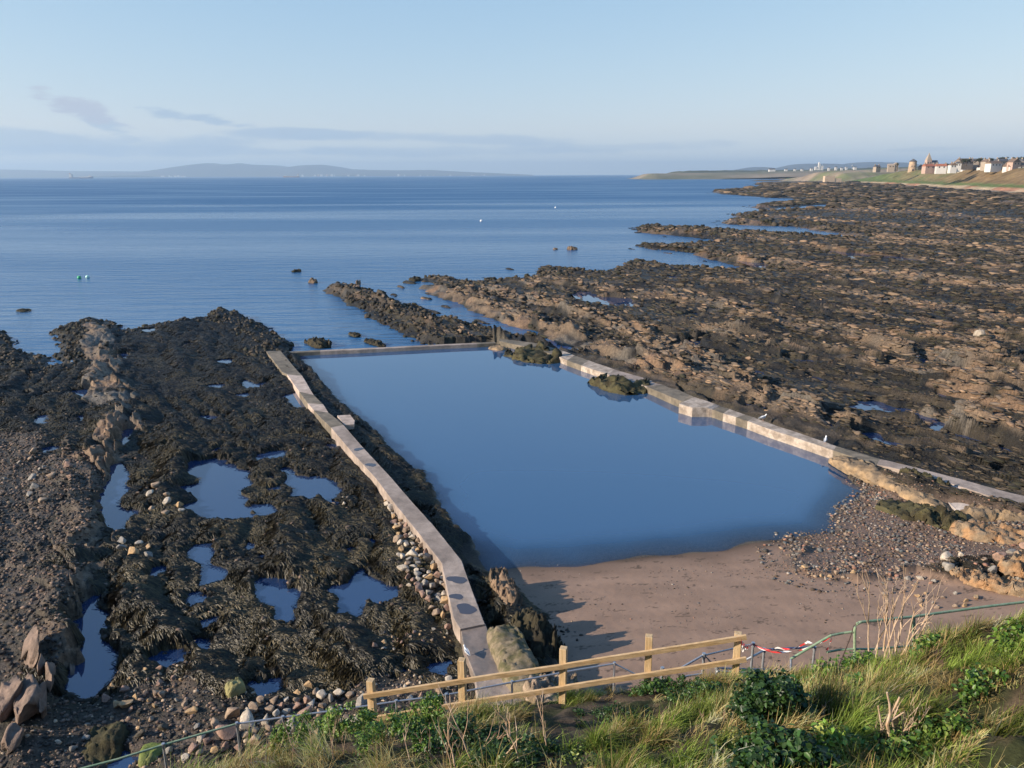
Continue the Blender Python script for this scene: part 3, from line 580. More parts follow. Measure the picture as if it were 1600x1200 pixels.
# side block standing beside the left wall
blk = G([(527, 649), (547, 648), (554, 657), (553, 663), (538, 664)], .8)
bm = bmesh.new(); vb = [bm.verts.new((p[0], p[1], -.3)) for p in blk]; vt = [bm.verts.new((p[0], p[1], .80)) for p in blk]
for k in range(5): bm.faces.new((vb[k], vb[(k+1) % 5], vt[(k+1) % 5], vt[k]))
bm.faces.new(vt); bm.faces.new(vb[::-1]); o = bmlink('side_platform', bm, M_cL, None); ch(o, wall)
# back wall
bw = empty('pool_end_wall', (-10, 67, 0)); tag(bw, 'thin low sea wall closing the far end of the tidal pool', 'wall')
bl = G([(452, 551.5), (500, 549), (560, 546.5), (640, 542.5), (700, 539.5), (745, 537.5), (775, 536)], .32)
mk = [M_cD, M_cM, M_cM, M_cM, M_cM, M_cD]
for k in range(6):
    d = bl[k+1]-bl[k]; nrm = np.array([-d[1], d[0]])/np.hypot(*d); w = .55
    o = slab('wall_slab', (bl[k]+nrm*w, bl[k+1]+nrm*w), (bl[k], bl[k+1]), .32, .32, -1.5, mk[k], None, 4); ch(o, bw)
# right wall
rw = empty('pool_wall', (11, 51, 0)); tag(rw, 'concrete wall between the tidal pool and the brown rock ridges on the right', 'wall')
fr = [(780, 533), (837, 545), (870, 556), (886, 563), (908, 571), (950, 585), (1010, 604), (1065, 627), (1061, 631), (1082, 637), (1104, 637), (1113, 640), (1130, 646), (1150, 652), (1168, 658), (1200, 670), (1240, 683), (1302, 704), (1370, 726), (1412, 735), (1487, 756), (1562, 780), (1640, 800)]
bk = [(780, 529), (840, 536), (880, 548), (898, 555), (920, 563), (960, 577), (1040, 600), (1078, 617), (1085, 620), (1095, 623), (1118, 631), (1125, 634), (1140, 639), (1165, 648), (1178, 652), (1210, 664), (1250, 677), (1307, 697), (1375, 717), (1418, 727), (1500, 748), (1575, 769), (1650, 785)]
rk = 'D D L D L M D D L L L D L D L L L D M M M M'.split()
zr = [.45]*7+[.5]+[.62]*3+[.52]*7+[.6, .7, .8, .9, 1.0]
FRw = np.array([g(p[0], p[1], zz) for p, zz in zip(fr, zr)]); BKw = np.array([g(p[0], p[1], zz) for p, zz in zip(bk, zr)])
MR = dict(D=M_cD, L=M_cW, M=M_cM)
for k in range(len(fr)-1):
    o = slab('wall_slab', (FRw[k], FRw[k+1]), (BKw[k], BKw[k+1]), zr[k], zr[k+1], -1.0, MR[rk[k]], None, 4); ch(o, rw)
# sloping concrete slipway at the end of the right wall
sw_ = G([(1490, 757), (1512, 765), (1560, 782), (1500, 792), (1482, 776), (1476, 765)], .75)
bm = bmesh.new(); vt = [bm.verts.new((p[0], p[1], .80 if k < 3 else .5)) for k, p in enumerate(sw_)]; vb = [bm.verts.new((p[0], p[1], -.2)) for p in sw_]
for k in range(6): bm.faces.new((vb[k], vb[(k+1) % 6], vt[(k+1) % 6], vt[k]))
bm.faces.new(vt); o = bmlink('sloping_apron', bm, conc('apron_concrete', (.50, .43, .37), (.36, .32, .30)), None); ch(o, rw)
# ------------------------------------------------------------------ cliff-top bank in front
BX = [-20, -10, -6.5, -5, -3.7, -2.4, .7, 3.0, 3.76, 4.54, 5.25, 6.0, 9, 14, 22]
BYE = [7, 8, 9.5, 10, 10.6, 11.2, 11.2, 11.2, 11.2, 9.8, 8.9, 8.2, 8, 8, 8]
BZE = [3, 4, 5.2, 5.65, 5.95, 6.0, 6.42, 6.78, 6.92, 8.0, 8.95, 9.75, 11, 12, 12.5]
def bank(x, y):
    x = np.asarray(x, float); y = np.asarray(y, float)
    xw = x + .35*perlin(x/1.7, y/1.7, 201)
    ye = np.interp(xw, BX, BYE); ze = np.interp(xw, BX, BZE)
    t = np.clip(y/ye, -1, 1)
    z1 = 13.35 + (ze-13.35)*np.where(t > 0, t, 0)
    sl = np.interp(x, [-5, 2.5, 4.5, 12], [1.5, 1.4, 1.05, 1.2])
    z2 = ze - sl*(y-ye)
    z = np.where(y < ye, z1, z2)
    k = .25; z = z - .12*np.exp(-((y-ye)/.5)**2)
    z = z + .16*perlin(x/1.1, y/1.1, 202)*np.exp(-((y-11.2)/.7)**2*(x < 4)*.9) + .09*perlin(x/.35, y/.35, 203)+.22*perlin(x/.95, y/.8, 207)*(x > 3)*(y < 8.6)
    # mossy grass mound and the dip behind the fence
    z = z - .35*np.exp(-((x-1.9)/1.5)**2-((y-9.3)/.9)**2) + .25*np.exp(-((x-2.6)/1.2)**2-((y-7.0)/1.0)**2)
    z = z + .22*np.exp(-((x-4.4)/.8)**2-((y-6.6)/.6)**2) - .25*np.exp(-((x-3.4)/.5)**2-((y-5.6)/.5)**2)
    return z
bxs = np.arange(-20, 22, .075); bys = np.arange(-3, 24, .075)
BXX, BYY = np.meshgrid(bxs, bys); bz = bank(BXX.ravel(), BYY.ravel())
nbx = len(bxs); ii = np.arange(len(bys)*nbx).reshape(len(bys), nbx)
BF = np.stack([ii[:-1, :-1], ii[:-1, 1:], ii[1:, 1:], ii[1:, :-1]], -1).reshape(-1, 4)
BF = BF[bz[BF].max(1) > .2]
fx, fy = BXX.ravel(), BYY.ravel()
soil = np.tile(np.array([[.075, .052, .034]]), (len(fx), 1)); soil = mixc(soil, np.array([.035, .04, .016]), sst(perlin(fx/.7, fy/.7, 205), -.2, .4))
soil = mixc(soil, np.array([.13, .095, .062]), sst(perlin(fx/.3, fy/.2, 206)+.5*np.exp(-((fx-1.3)/1.1)**2-((fy-10.3)/.8)**2), .35, .8))
u, inv = np.unique(BF, return_inverse=True)
o = link('grassy_bank', npmesh('grassy_bank', np.stack([fx, fy, bz], 1)[u], inv.reshape(-1, 4), soil[u], smooth=True), None,
    mat('bank_soil', (0, 0, 0), rough=.95, var=.3, scale=12, bump=.9, bscale=20, attr='Col', bdist=.04, spec=.2)); tag(o, kind='structure')
def onbank(px, py):
    """point of the bank seen at a photo pixel"""
    d = Fv + (px-800)/FPX*Rv - (py-600)/FPX*Uv; t = np.arange(1.2, 26, .02)
    P = d[None]*t[:, None]+np.array([0, 0, H]); h = bank(P[:, 0], P[:, 1]); k = np.argmax(P[:, 2] < h)
    return Vector(P[k]) if P[k][2] < h[k] else None
# ------------------------------------------------------------------ new timber fence
M_tim = mat('new_timber', (.54, .38, .21), rough=.75, var=.3, scale=5, bump=.3, bscale=6, bdist=.01, col2=(.47, .31, .15), stretch=(1.2, 6, 6))
M_timp = mat('timber_post', (.58, .42, .24), rough=.75, var=.3, scale=5, bump=.3, bscale=6, bdist=.01, col2=(.50, .34, .17), stretch=(7, 7, .8))
M_knot = mat('knot', (.22, .12, .06), rough=.8, var=.2, scale=30, bump=0)
YF = 11.0
fence = empty('post_and_rail_fence', (0.7, YF, 6.4)); tag(fence, 'new pale timber post and rail fence at the edge of the grassy bank', 'fence')
posts = [(580, 1062), (722, 1030), (880, 1012), (1017, 993), (1155, 989)]
rl_top = [(568, 1088), (722, 1064), (880, 1041), (1027, 1015), (1166, 995)]; rl_bot = [(570, 1125), (722, 1098), (880, 1075), (1027, 1052), (1166, 1030)]
random.seed(3)
for k, (px, py) in enumerate(posts):
    t = gY(px, py, YF); zb = 5.0
    bm = bmesh.new(); vs = bx(bm, (t.x, YF, (t.z+zb)/2), (.115, .115, t.z-zb))
    bmesh.ops.bevel(bm, geom=bm.edges[:], offset=.006, segments=1, affect='EDGES')
    bmesh.ops.rotate(bm, verts=bm.verts[:], cent=(t.x, YF, zb), matrix=Matrix.Rotation(random.uniform(-.01, .01), 3, 'Y') @ Matrix.Rotation(R_(-14+random.uniform(-3, 3)), 3, 'Z'))
    ch(bmlink('post', bm, M_timp), fence)
for nm, line, hh in (('rail', rl_top, .082), ('rail', rl_bot, .085)):
    for a, b in ((0, 2), (2, 4)):
        A = gY(*line[a], YF-.085); B = gY(*line[b], YF-.085)
        if a: A = A.copy(); A.y -= 0.004
        bm = bmesh.new(); d = B-A; L = d.length; vs = bx(bm, (0, 0, 0), (L+(.0), .042, hh)); 
        bmesh.ops.subdivide_edges(bm, edges=[e for e in bm.edges if abs((e.verts[0].co-e.verts[1].co).x) > L*.9], cuts=8)
        for v in bm.verts: v.co.z += .006*math.sin(v.co.x*1.7+a+hh*90)
        bmesh.ops.transform(bm, verts=bm.verts[:], matrix=Matrix.Translation((A+B)/2) @ Matrix.Rotation(math.atan2(d.y, d.x), 4, 'Z') @ Matrix.Rotation(-math.atan2(d.z, math.hypot(d.x, d.y)), 4, 'Y'))
        ch(bmlink('rail', bm, M_tim), fence)
# ------------------------------------------------------------------ handrails along the shore path
M_galv = mat('galvanised_steel', (.42, .44, .46), rough=.45, var=.15, scale=20, bump=.1, metal=.6)
M_green = mat('green_painted_rail', (.22, .34, .20), rough=.5, var=.25, scale=14, bump=.2, col2=(.30, .38, .24))
M_blue = mat('blue_grey_rail', (.16, .20, .30), rough=.5, var=.2, scale=14, bump=.15, col2=(.36, .38, .42))
shr_ = empty('handrail', (-5, 17, .7)); tag(shr_, 'thin grey and green handrail running along the shore path behind the timber fence', 'handrail')
rail_px = [(120, 1203), (185, 1186), (255, 1164), (370, 1131), (442, 1121), (532, 1109), (619, 1096), (697, 1086), (800, 1066), (900, 1047), (960, 1037)]
rp = [Vector((*g(px, py, 1.7), 1.7)) for px, py in rail_px]
bm = bmesh.new(); tube(bm, rp[:4], .028, 8); ch(bmlink('top_rail', bm, M_green), shr_)
bm = bmesh.new(); tube(bm, rp[3:], .026, 8); ch(bmlink('top_rail', bm, M_galv), shr_)
for k in range(2, len(rp)):
    if k == 9: continue
    p = rp[k]; bm = bmesh.new(); tube(bm, [(p.x, p.y, -.3), (p.x, p.y, 1.70)], .03, 8); tube(bm, [(p.x, p.y, 1.655), (p.x, p.y, 1.745)], .042, 8)
    ch(bmlink('post', bm, M_galv), shr_)
e2 = rp[-1]; bm = bmesh.new(); q = Vector((*g(1003, 1059, 1.2), 1.2)); tube(bm, [e2, q], .026, 8); ch(bmlink('top_rail', bm, M_galv), shr_)
# steps rail down to the beach
st = empty('handrail', (3.9, 15.5, 3)); tag(st, 'blue and grey steel handrail round the steps, beside the last fence post', 'handrail')
Y1 = 15.8
def tb(name, pts, r, m, par, Yd):
    P = [gY(px, py, Yd+(ex[0] if ex else 0)) for px, py, *ex in pts]
    bm = bmesh.new(); tube(bm, P, r, 8); return ch(bmlink(name, bm, m), par)
for (px, py, dy) in [(1100, 1022, -1.2), (1177, 1005, 0), (1194, 1014, 0.3), (1273, 1011, 1.2), (1035, 1044, -1.6), (1120, 1040, -.6)]:
    t = gY(px, py, Y1+dy); bm = bmesh.new(); tube(bm, [(t.x, t.y, 0.5), (t.x, t.y, t.z)], .03, 8); tube(bm, [(t.x, t.y, t.z-.09), (t.x, t.y, t.z+.02)], .044, 8)
    ch(bmlink('post', bm, M_galv), st)
tb('top_rail', [(1194, 1015, .3), (1273, 1011, 1.2)], .028, M_blue, st, Y1)
tb('top_rail', [(1150, 1040, 0), (1177, 1025, 0), (1194, 1016, .3)], .026, M_galv, st, Y1)
tb('top_rail', [(1050, 1052, -1.6), (1100, 1023, -1.2), (1111, 1035, -1.0)], .024, M_galv, st, Y1)
tb('lower_rail', [(1060, 1060, -1.4), (1075, 1056, -1.3), (1098, 1053, -1.2)], .022, M_galv, st, Y1)
tb('top_rail', [(1100, 1024, -1.2), (1177, 1006, 0)], .02, M_galv, st, Y1)
tb('lower_rail', [(1120, 1044, -.6), (1194, 1046, .3), (1240, 1049, .6)], .026, M_blue, st, Y1)
tb('lower_rail', [(1120, 1049, -.7), (1194, 1053, .0), (1236, 1054, .4)], .026, M_galv, st, Y1)
gr = empty('handrail', (6.5, 14.5, 5)); tag(gr, 'green painted tubular railing curving over the beach on the right', 'handrail')
Y2 = 14.6
tb('top_rail', [(1235, 1030, -.3), (1265, 1012, -.2), (1298, 993, -.1), (1318, 989, 0), (1334, 987, 0)], .026, M_green, gr, Y2)
tb('post', [(1335.5, 1035, 0), (1335.5, 986, 0), (1336, 980, 0), (1339, 975, .03), (1345, 972, .06)], .032, M_green, gr, Y2)
tb('top_rail', [(1345, 972, .06), (1385, 968, .25), (1428, 963.5, .5), (1480, 956, .8), (1540, 948, 1.1), (1640, 936, 1.6)], .030, M_green, gr, Y2)
tb('post', [(1428, 1020, .5), (1428, 964, .5)], .034, M_green, gr, Y2)
tb('lower_rail', [(1292, 1019, -.1), (1310, 1015.5, 0), (1335, 1014, 0), (1365, 1014, .2), (1428, 1009, .5), (1500, 1000, .9)], .024, M_green, gr, Y2)
tb('post', [(1236, 1060, -.3), (1236, 1029, -.3)], .026, M_blue, gr, Y2)
# barrier tape tied between the fence and the railing
m, nt, b = newmat('red_white_tape'); b.inputs['Roughness'].default_value = .4
w_ = nt.nodes.new('ShaderNodeTexWave'); w_.wave_type = 'BANDS'; w_.bands_direction = 'DIAGONAL'; w_.inputs['Scale'].default_value = 2.3; w_.inputs['Distortion'].default_value = .6
tcn = nt.nodes.new('ShaderNodeTexCoord'); nt.links.new(tcn.outputs['Object'], w_.inputs['Vector'])
cr = nt.nodes.new('ShaderNodeValToRGB'); cr.color_ramp.interpolation = 'CONSTANT'; cr.color_ramp.elements[0].color = (.75, .72, .70, 1); cr.color_ramp.elements[1].position = .5; cr.color_ramp.elements[1].color = (.55, .04, .04, 1)
nt.links.new(w_.outputs[1], cr.inputs[0]); nt.links.new(cr.outputs[0], b.inputs['Base Color']); M_tape = m
tape = empty('barrier_tape', (4, 12, 6.5)); tag(tape, 'red and white barrier tape strung from the last fence post to the green railing', 'tape')
def strip(pts, wdt, seed=0):
    bm = bmesh.new(); rr_ = random.Random(seed); prev = None; P = []
    for (a, b_) in zip(pts, pts[1:]):
        for t in np.linspace(0, 1, 10)[:-1]: P.append(Vector(a)*(1-t)+Vector(b_)*t+Vector((0, 0, -.10*math.sin(math.pi*t))))
    P.append(Vector(pts[-1]))
    for k, p in enumerate(P):
        an = k*.5+rr_.uniform(-.5, .5); o_ = Vector((.15*math.sin(an), math.sin(an)*.7, math.cos(an))).normalized()*wdt/2
        q = (bm.verts.new(p-o_), bm.verts.new(p+o_))
        if prev: bm.faces.new((prev[0], prev[1], q[1], q[0]))
        prev = q
    return bm
T0 = gY(1157, 1000, 10.9); T1 = gY(1176, 1006, 15.8); T2 = gY(1215, 1012, 15.4); T3 = gY(1262, 1003, 15); T4 = gY(1300, 993, 14.5)
ch(bmlink('tape_strip', strip([T0, T1, T2, T3, T4], .05, 1), M_tape), tape)
ch(bmlink('tape_strip', strip([T1, gY(1230, 1018, 15.2), T4], .045, 2), M_tape), tape)
ch(bmlink('tape_end', strip([T4, T4+Vector((-.03, -.02, -.12)), T4+Vector((-.10, 0, -.33))], .06, 3), M_tape), tape)
bm = bmesh.new(); c0 = T0+Vector((.0, -.04, .02))
for k in range(5):
    q = strip([c0, c0+Vector((random.uniform(-.08, .1), -.05, random.uniform(-.15, -.02)))], .05, 5+k); me_ = bpy.data.meshes.new('tmp'); q.to_mesh(me_); q.free(); bm.from_mesh(me_)
ch(bmlink('tape_knot', bm, M_tape), tape)

# ------------------------------------------------------------------ foliage
rng = np.random.default_rng(7)
def blades(cx, cy, cz, L, w, lean, leanaz, az_, col0, col1, nseg=3):
    """vectorised curved grass blades -> V, F, C"""
    n = len(cx); ts = np.linspace(0, 1, nseg+1); V = []; Cc = []
    dx, dy = np.cos(leanaz), np.sin(leanaz); wx_, wy_ = np.cos(az_), np.sin(az_)
    for k, t in enumerate(ts):
        th_ = lean*(.35+.65*t); hx = L*t*np.sin(th_); hz = L*t*np.cos(th_)
        px_, py_, pz_ = cx+dx*hx, cy+dy*hx, cz+hz; ww = w*(1-t*.92)
        V.append(np.stack([px_-wx_*ww/2, py_-wy_*ww/2, pz_], 1)); V.append(np.stack([px_+wx_*ww/2, py_+wy_*ww/2, pz_], 1))
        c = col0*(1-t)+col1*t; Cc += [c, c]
    V = np.stack(V, 1).reshape(-1, 3); Cc = np.stack(Cc, 1).reshape(-1, 3); m_ = (nseg+1)*2
    base = (np.arange(n)*m_)[:, None]; F = []
    for k in range(nseg): F.append(np.stack([base[:, 0]+2*k, base[:, 0]+2*k+1, base[:, 0]+2*k+3, base[:, 0]+2*k+2], 1))
    return V, np.concatenate(F), Cc
M_grass = mat('grass_blades', (0, 0, 0), rough=.5, var=.15, scale=3, bump=0, attr='Col', spec=.3, trans=.35)
SPOTS = []
for q_ in ((470, 1165, .5), (545, 1160, .4), (620, 1180, .5), (668, 1148, .4), (730, 1172, .5), (800, 1192, .5), (1205, 1135, .45), (1215, 1195, .5), (1285, 1080, .34), (1340, 1050, .4), (1290, 1180, .25), (1370, 1190, .3), (1585, 1015, .3), (1165, 1180, .3), (1392, 1165, .14), (1310, 1085, .3)):
    p_ = onbank(q_[0], q_[1]) or gY(q_[0], q_[1], 10.5); SPOTS.append((p_.x, p_.y, q_[2]))
def spot_clear(x, y):
    k = np.ones(np.shape(x))
    for a, b, c in SPOTS: k = np.minimum(k, sst(np.hypot(x-a, y-b), c*.55, c*1.1))
    return k*.93+.07
# tufts over the right-hand and near bank
def grass_field(name, n_t, xr, yr, dens_fn, label, per=60, Lr=(.18, .42), seedv=1, dry=.45, wid=.007):
    r_ = np.random.default_rng(seedv); tx = r_.uniform(*xr, n_t*4); ty = r_.uniform(*yr, n_t*4)
    keep = r_.random(n_t*4) < dens_fn(tx, ty); tx, ty = tx[keep][:n_t], ty[keep][:n_t]; n = len(tx)
    dr = sst(perlin(tx/.7, ty/.7, seedv+300)+r_.normal(0, .22, n), -.3, .35)*dry*2; vb = np.clip(.8+1.0*perlin(tx/.5, ty/.5, seedv+305)+r_.normal(0, .2, n), .25, 1.6)
    la = 2.2*perlin(tx/1.5, ty/1.5, seedv+301)-1.1
    tx, ty, dr, la, vb = [np.repeat(a, per) for a in (tx, ty, dr, la, vb)]; N = len(tx)
    ra = r_.uniform(0, 6.283, N); rr = .09*np.sqrt(r_.random(N)); x_ = tx+rr*np.cos(ra); y_ = ty+rr*np.sin(ra)
    z_ = bank(x_, y_)-.02
    L = r_.uniform(*Lr, N)*(.65+1.1*np.clip(perlin(tx/.5, ty/.5, seedv+302), -.3, 1)); isd = r_.random(N) < dr*.8
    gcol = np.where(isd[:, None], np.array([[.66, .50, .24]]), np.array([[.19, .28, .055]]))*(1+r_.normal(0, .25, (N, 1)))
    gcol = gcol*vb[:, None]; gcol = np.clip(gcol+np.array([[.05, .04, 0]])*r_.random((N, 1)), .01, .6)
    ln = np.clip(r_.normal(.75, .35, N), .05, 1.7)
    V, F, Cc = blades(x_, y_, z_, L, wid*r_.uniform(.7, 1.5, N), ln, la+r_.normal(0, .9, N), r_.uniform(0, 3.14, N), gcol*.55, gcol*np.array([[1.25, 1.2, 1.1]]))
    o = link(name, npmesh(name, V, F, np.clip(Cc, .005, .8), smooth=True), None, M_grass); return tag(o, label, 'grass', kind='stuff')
def dens_r(x, y):
    ye = np.interp(x, BX, BYE); k = (y < ye+.6)*(y > 2.2)
    hollow = np.exp(-((x-1.3)/1.5)**4-((y-9.3)/1.8)**4)
    return spot_clear(x, y)*k*np.clip(1-1.2*hollow, 0.0, 1)*np.where((x < .8) & (y > 4.9), .14, 1)*np.clip(.75+1.1*perlin(x/.8, y/.8, 310), .06, 1)
grass_field('grass', 4300, (-.6, 8.4), (2.6, 12.2), dens_r, 'green and straw coloured tussock grass covering the bank on the right', 44, (.16, .40), seedv=1, wid=.0095, dry=.6)
def dens_l(x, y):
    ye = np.interp(x, BX, BYE); return spot_clear(x, y)*(y < ye+1.2)*(y > 4.5)*np.clip(.5+.8*perlin(x/.8, y/.8, 311), .05, 1)
grass_field('grass', 800, (-6.8, .2), (4.5, 12), dens_l, 'brown dead grass and stalks along the left edge of the bank', 30, (.2, .5), seedv=2, dry=1.4, wid=.007)
# leafy plants ------------------------------------------------------------
def leaf_cloud(centres, n_per, rad, size, cols, seedv, flat_=.75, aspect=.62, lobed=True):
    r_ = np.random.default_rng(seedv); cen = np.repeat(centres, n_per, 0); N = len(cen)
    d = r_.normal(0, 1, (N, 3)); d /= np.linalg.norm(d, axis=1)[:, None]; rr = np.repeat(np.asarray(rad)*np.ones(len(centres)), n_per)
    P = cen + d*(rr*(r_.random(N)**.45))[:, None]*np.array([[1, 1, flat_]])
    nrm = d*.7+r_.normal(0, .5, (N, 3))+np.array([[0, -.1, .6]]); nrm /= np.linalg.norm(nrm, axis=1)[:, None]
    a = np.cross(nrm, r_.normal(0, 1, (N, 3))); a /= np.linalg.norm(a, axis=1)[:, None]; b = np.cross(nrm, a)
    s = size*r_.uniform(.55, 1.3, N)[:, None]
    # 7-vertex folded leaf: tip, shoulders, base, midrib
    pts = [(-.5, 0, 0), (-.2, .36*aspect, .10), (.2, .34*aspect, .10), (.55, 0, -.10), (.2, -.34*aspect, .10), (-.2, -.36*aspect, .10), (0, 0, -.03)]
    V = np.stack([P+s*(a*p[0]+b*p[1]*1.3+nrm*p[2]) for p in pts], 1).reshape(-1, 3)
    base = np.arange(N)*7; F = np.concatenate([np.stack([base+6, base+i, base+j], 1) for i, j in ((0, 1), (1, 2), (2, 3), (3, 4), (4, 5), (5, 0))])
    ci = r_.integers(0, len(cols), N); c = np.asarray(cols)[ci]*(1+r_.normal(0, .22, (N, 1))); c = np.repeat(np.clip(c, .008, .6), 7, 0)
    return V, F, c
M_leaf = mat('leaves', (0, 0, 0), rough=.42, var=.12, scale=10, bump=0, attr='Col', spec=.45, trans=.3)
M_stem = mat('green_stem', (.10, .12, .04), rough=.7, var=.2, scale=20, bump=.2)
M_dead = mat('dead_stalk', (.46, .35, .24), rough=.8, var=.25, scale=25, bump=.2, col2=(.34, .2, .14), bdist=.004)
M_deadp = mat('pale_stalk', (.56, .42, .30), rough=.8, var=.2, scale=25, bump=.2, col2=(.45, .30, .18), bdist=.004)
BRIGHT = [(.10, .20, .025), (.16, .27, .04), (.07, .15, .02), (.22, .30, .06)]; DARK = [(.022, .052, .014), (.035, .078, .02), (.05, .10, .025)]
MID = [(.04, .10, .02), (.06, .13, .025), (.09, .17, .03)]
def plant(name, px, py, w, hgt, nclump, nleaf, lsize, cols, label, seedv, group=None, cat='plant', back=0.0, deep=.6):
    p = onbank(px, py)
    if p is None: p = gY(px, py, 11.3)
    root = empty(name, (p.x, p.y+back, float(bank(p.x, p.y+back)))); tag(root, label, cat, group)
    r_ = np.random.default_rng(seedv); cen = np.stack([r_.uniform(-w/2, w/2, nclump), r_.uniform(-w*deep/2, w*deep/2, nclump), np.zeros(nclump)], 1)
    gz = bank(root.location.x+cen[:, 0], root.location.y+cen[:, 1])-root.location.z
    cen[:, 2] = gz+hgt*(.3+.7*r_.random(nclump))*(1-.5*(2*cen[:, 0]/w)**2)
    V, F, c = leaf_cloud(cen, nleaf, r_.uniform(.7, 1.2, nclump)*lsize*2.4, lsize, cols, seedv)
    link('foliage', npmesh('foliage', V, F, c, smooth=True), root, M_leaf)
    for k, q in enumerate(cen[:8]):
        bm = bmesh.new()
        b0 = Vector((q[0]*.5, q[1]*.5, float(bank(root.location.x+q[0]*.5, root.location.y+q[1]*.5)-root.location.z)-.03)); mid = (b0+Vector(q))/2+Vector((r_.normal(0, .02), r_.normal(0, .02), .03))
        tube(bm, [b0, mid, q], [.007, .006, .003], 5); bmlink('stem', bm, M_stem, root)
    return root
G1 = 'bright green leafy shrubs along the front of the bank'
plant('leafy_shrub', 470, 1165, .8, .55, 34, 46, .042, BRIGHT, 'bright green shrub standing furthest left on the bank', 11, G1)
plant('leafy_shrub', 545, 1160, .65, .62, 32, 46, .042, BRIGHT, 'bright green shrub just left of and below the first fence post', 12, G1)
plant('leafy_shrub', 620, 1180, .8, .55, 34, 42, .042, MID+BRIGHT, 'mixed green shrub between the first and second fence posts', 13, G1)
plant('leafy_shrub', 668, 1148, .6, .58, 26, 46, .042, BRIGHT, 'bright green shrub directly left of the second fence post', 14, G1)
plant('dark_shrub', 730, 1172, .9, .4, 36, 46, .045, DARK+MID[:1], 'dark green shrub beneath the second fence post', 15)
plant('dark_shrub', 800, 1192, .9, .22, 30, 40, .045, DARK, 'low dark green growth at the base of the red brown dead stalks', 16)
plant('leafy_shrub', 1035, 1085, .9, .26, 34, 44, .045, MID+DARK[2:], 'mid green leafy bush between the last two fence posts', 17)
plant('leafy_shrub', 1085, 1092, .8, .26, 30, 40, .045, DARK+MID, 'darker green bush in front of the foot of the last fence post', 18)
plant('dark_shrub', 960, 1120, 1.2, .14, 30, 36, .04, DARK, 'dark low ground plants in the shaded hollow behind the mound', 19)
plant('ivy_bush', 1205, 1135, .62, .5, 80, 40, .055, DARK+DARK+MID[:1], 'tall dark green ivy bush right of the last fence post', 20, deep=.8)
plant('ivy_bush', 1215, 1195, .75, .3, 50, 36, .062, DARK+MID[:2], 'dark large leaved ivy at the bottom edge below the tall ivy bush', 21, deep=.8)
plant('bramble_patch', 1285, 1080, .6, .3, 30, 24, .062, BRIGHT+MID, 'light green round leaved bramble patch left of the dead stump', 22)
plant('bramble_patch', 1340, 1050, .6, .28, 28, 24, .062, MID+BRIGHT, 'green bramble patch on the crest under the green railing', 23)
plant('bramble_patch', 1290, 1180, .3, .28, 18, 20, .060, [(.25, .36, .05), (.18, .33, .05), (.33, .36, .08)], 'yellow green bramble sprig near the bottom edge', 24)
plant('bramble_patch', 1370, 1190, .45, .24, 18, 22, .055, MID+BRIGHT, 'green bramble leaves at the bottom below the cut stump', 25)
plant('bramble_patch', 1585, 1015, .4, .25, 14, 18, .06, BRIGHT, 'green leaf cluster at the far right edge of the bank', 26)
plant('bramble_patch', 1165, 1180, .5, .28, 22, 34, .034, [(.20, .22, .06), (.26, .26, .08), (.12, .15, .04)], 'olive yellow small leaved plant left of the dark ivy', 27)
plant('bramble_patch', 910, 1195, .35, .12, 12, 26, .03, [(.20, .24, .05), (.14, .2, .04)], 'small yellow green plant at the bottom middle edge', 28)
for k_, (px, py, w_p, lb) in enumerate([(1262, 1105, .4, 'small bramble clump beside the upper edge of the dark ivy'), (1330, 1085, .35, 'small bramble clump just above the dark bramble cane base'), (1480, 1150, .4, 'low leafy weed clump right of the cut forked stem'), (1530, 1080, .35, 'low leafy weed clump among the tussocks at right'), (1450, 1020, .3, 'little green weed clump on the crest right of the dead plant'), (1410, 1195, .4, 'leafy clump at the bottom edge right of the cut stem')]):
    plant('bramble_patch', px, py, w_p, .2, 18, 20, .05, MID+BRIGHT, lb, 60+k_)
# dead branching stalks -------------------------------------------------------
def branchy(bm, p, d, L, r, depth, rnd, spread=.45, grav=0.0):
    n = 4; pts = [p]; q = p.copy(); dd = d.copy()
    for k in range(n):
        dd = (dd+Vector((rnd.gauss(0, .09), rnd.gauss(0, .09), rnd.gauss(0, .05)-grav))).normalized(); q = q+dd*L/n; pts.append(q.copy())
    tube(bm, pts, [r*(1-.5*k/n) for k in range(n+1)], 6)
    if depth <= 0: return
    for k in range(rnd.choice((2, 3))):
        i_ = rnd.choice((2, 3, 4)); nd = (dd+Vector((rnd.uniform(-1, 1)*spread, rnd.uniform(-1, 1)*spread, rnd.uniform(0, .3)))).normalized()
        branchy(bm, pts[i_], nd, L*rnd.uniform(.45, .7), r*.55, depth-1, rnd, spread, grav)
def stalks(name, px, py, n, w, hgt, r, m_, label, seed, depth=2, spread=.45, group=None, Y=None, zb=None):
    p = (onbank(px, py) or gY(px, py, 10.3)) if Y is None else gY(px, py, Y)
    root = empty(name, tuple(p)); tag(root, label, 'plant', group); rnd = random.Random(seed)
    for k in range(n):
        bm = bmesh.new(); ox, oy = rnd.uniform(-w, w)*.5, rnd.uniform(-w, w)*.3
        oz = float(bank(p.x+ox, p.y+oy))-p.z-.05 if Y is None else -.05
        branchy(bm, Vector((ox, oy, oz)), Vector((rnd.uniform(-.25, .25)+ox*.5, rnd.uniform(-.2, .2), 1)).normalized(), hgt*rnd.uniform(.6, 1), r*rnd.uniform(.7, 1.2), depth, rnd, spread)
        bmlink('stalk', bm, m_, root)
    return root
stalks('dead_stalks', 790, 1195, 7, 1.0, .55, .011, M_deadp, 'pale and reddish dead branching stalks below the middle fence posts', 31, 2, .5)
stalks('dead_stalks', 700, 1185, 6, .9, .42, .007, M_dead, 'thin brown dead stalks between the second fence post and the green shrubs', 32, 2)
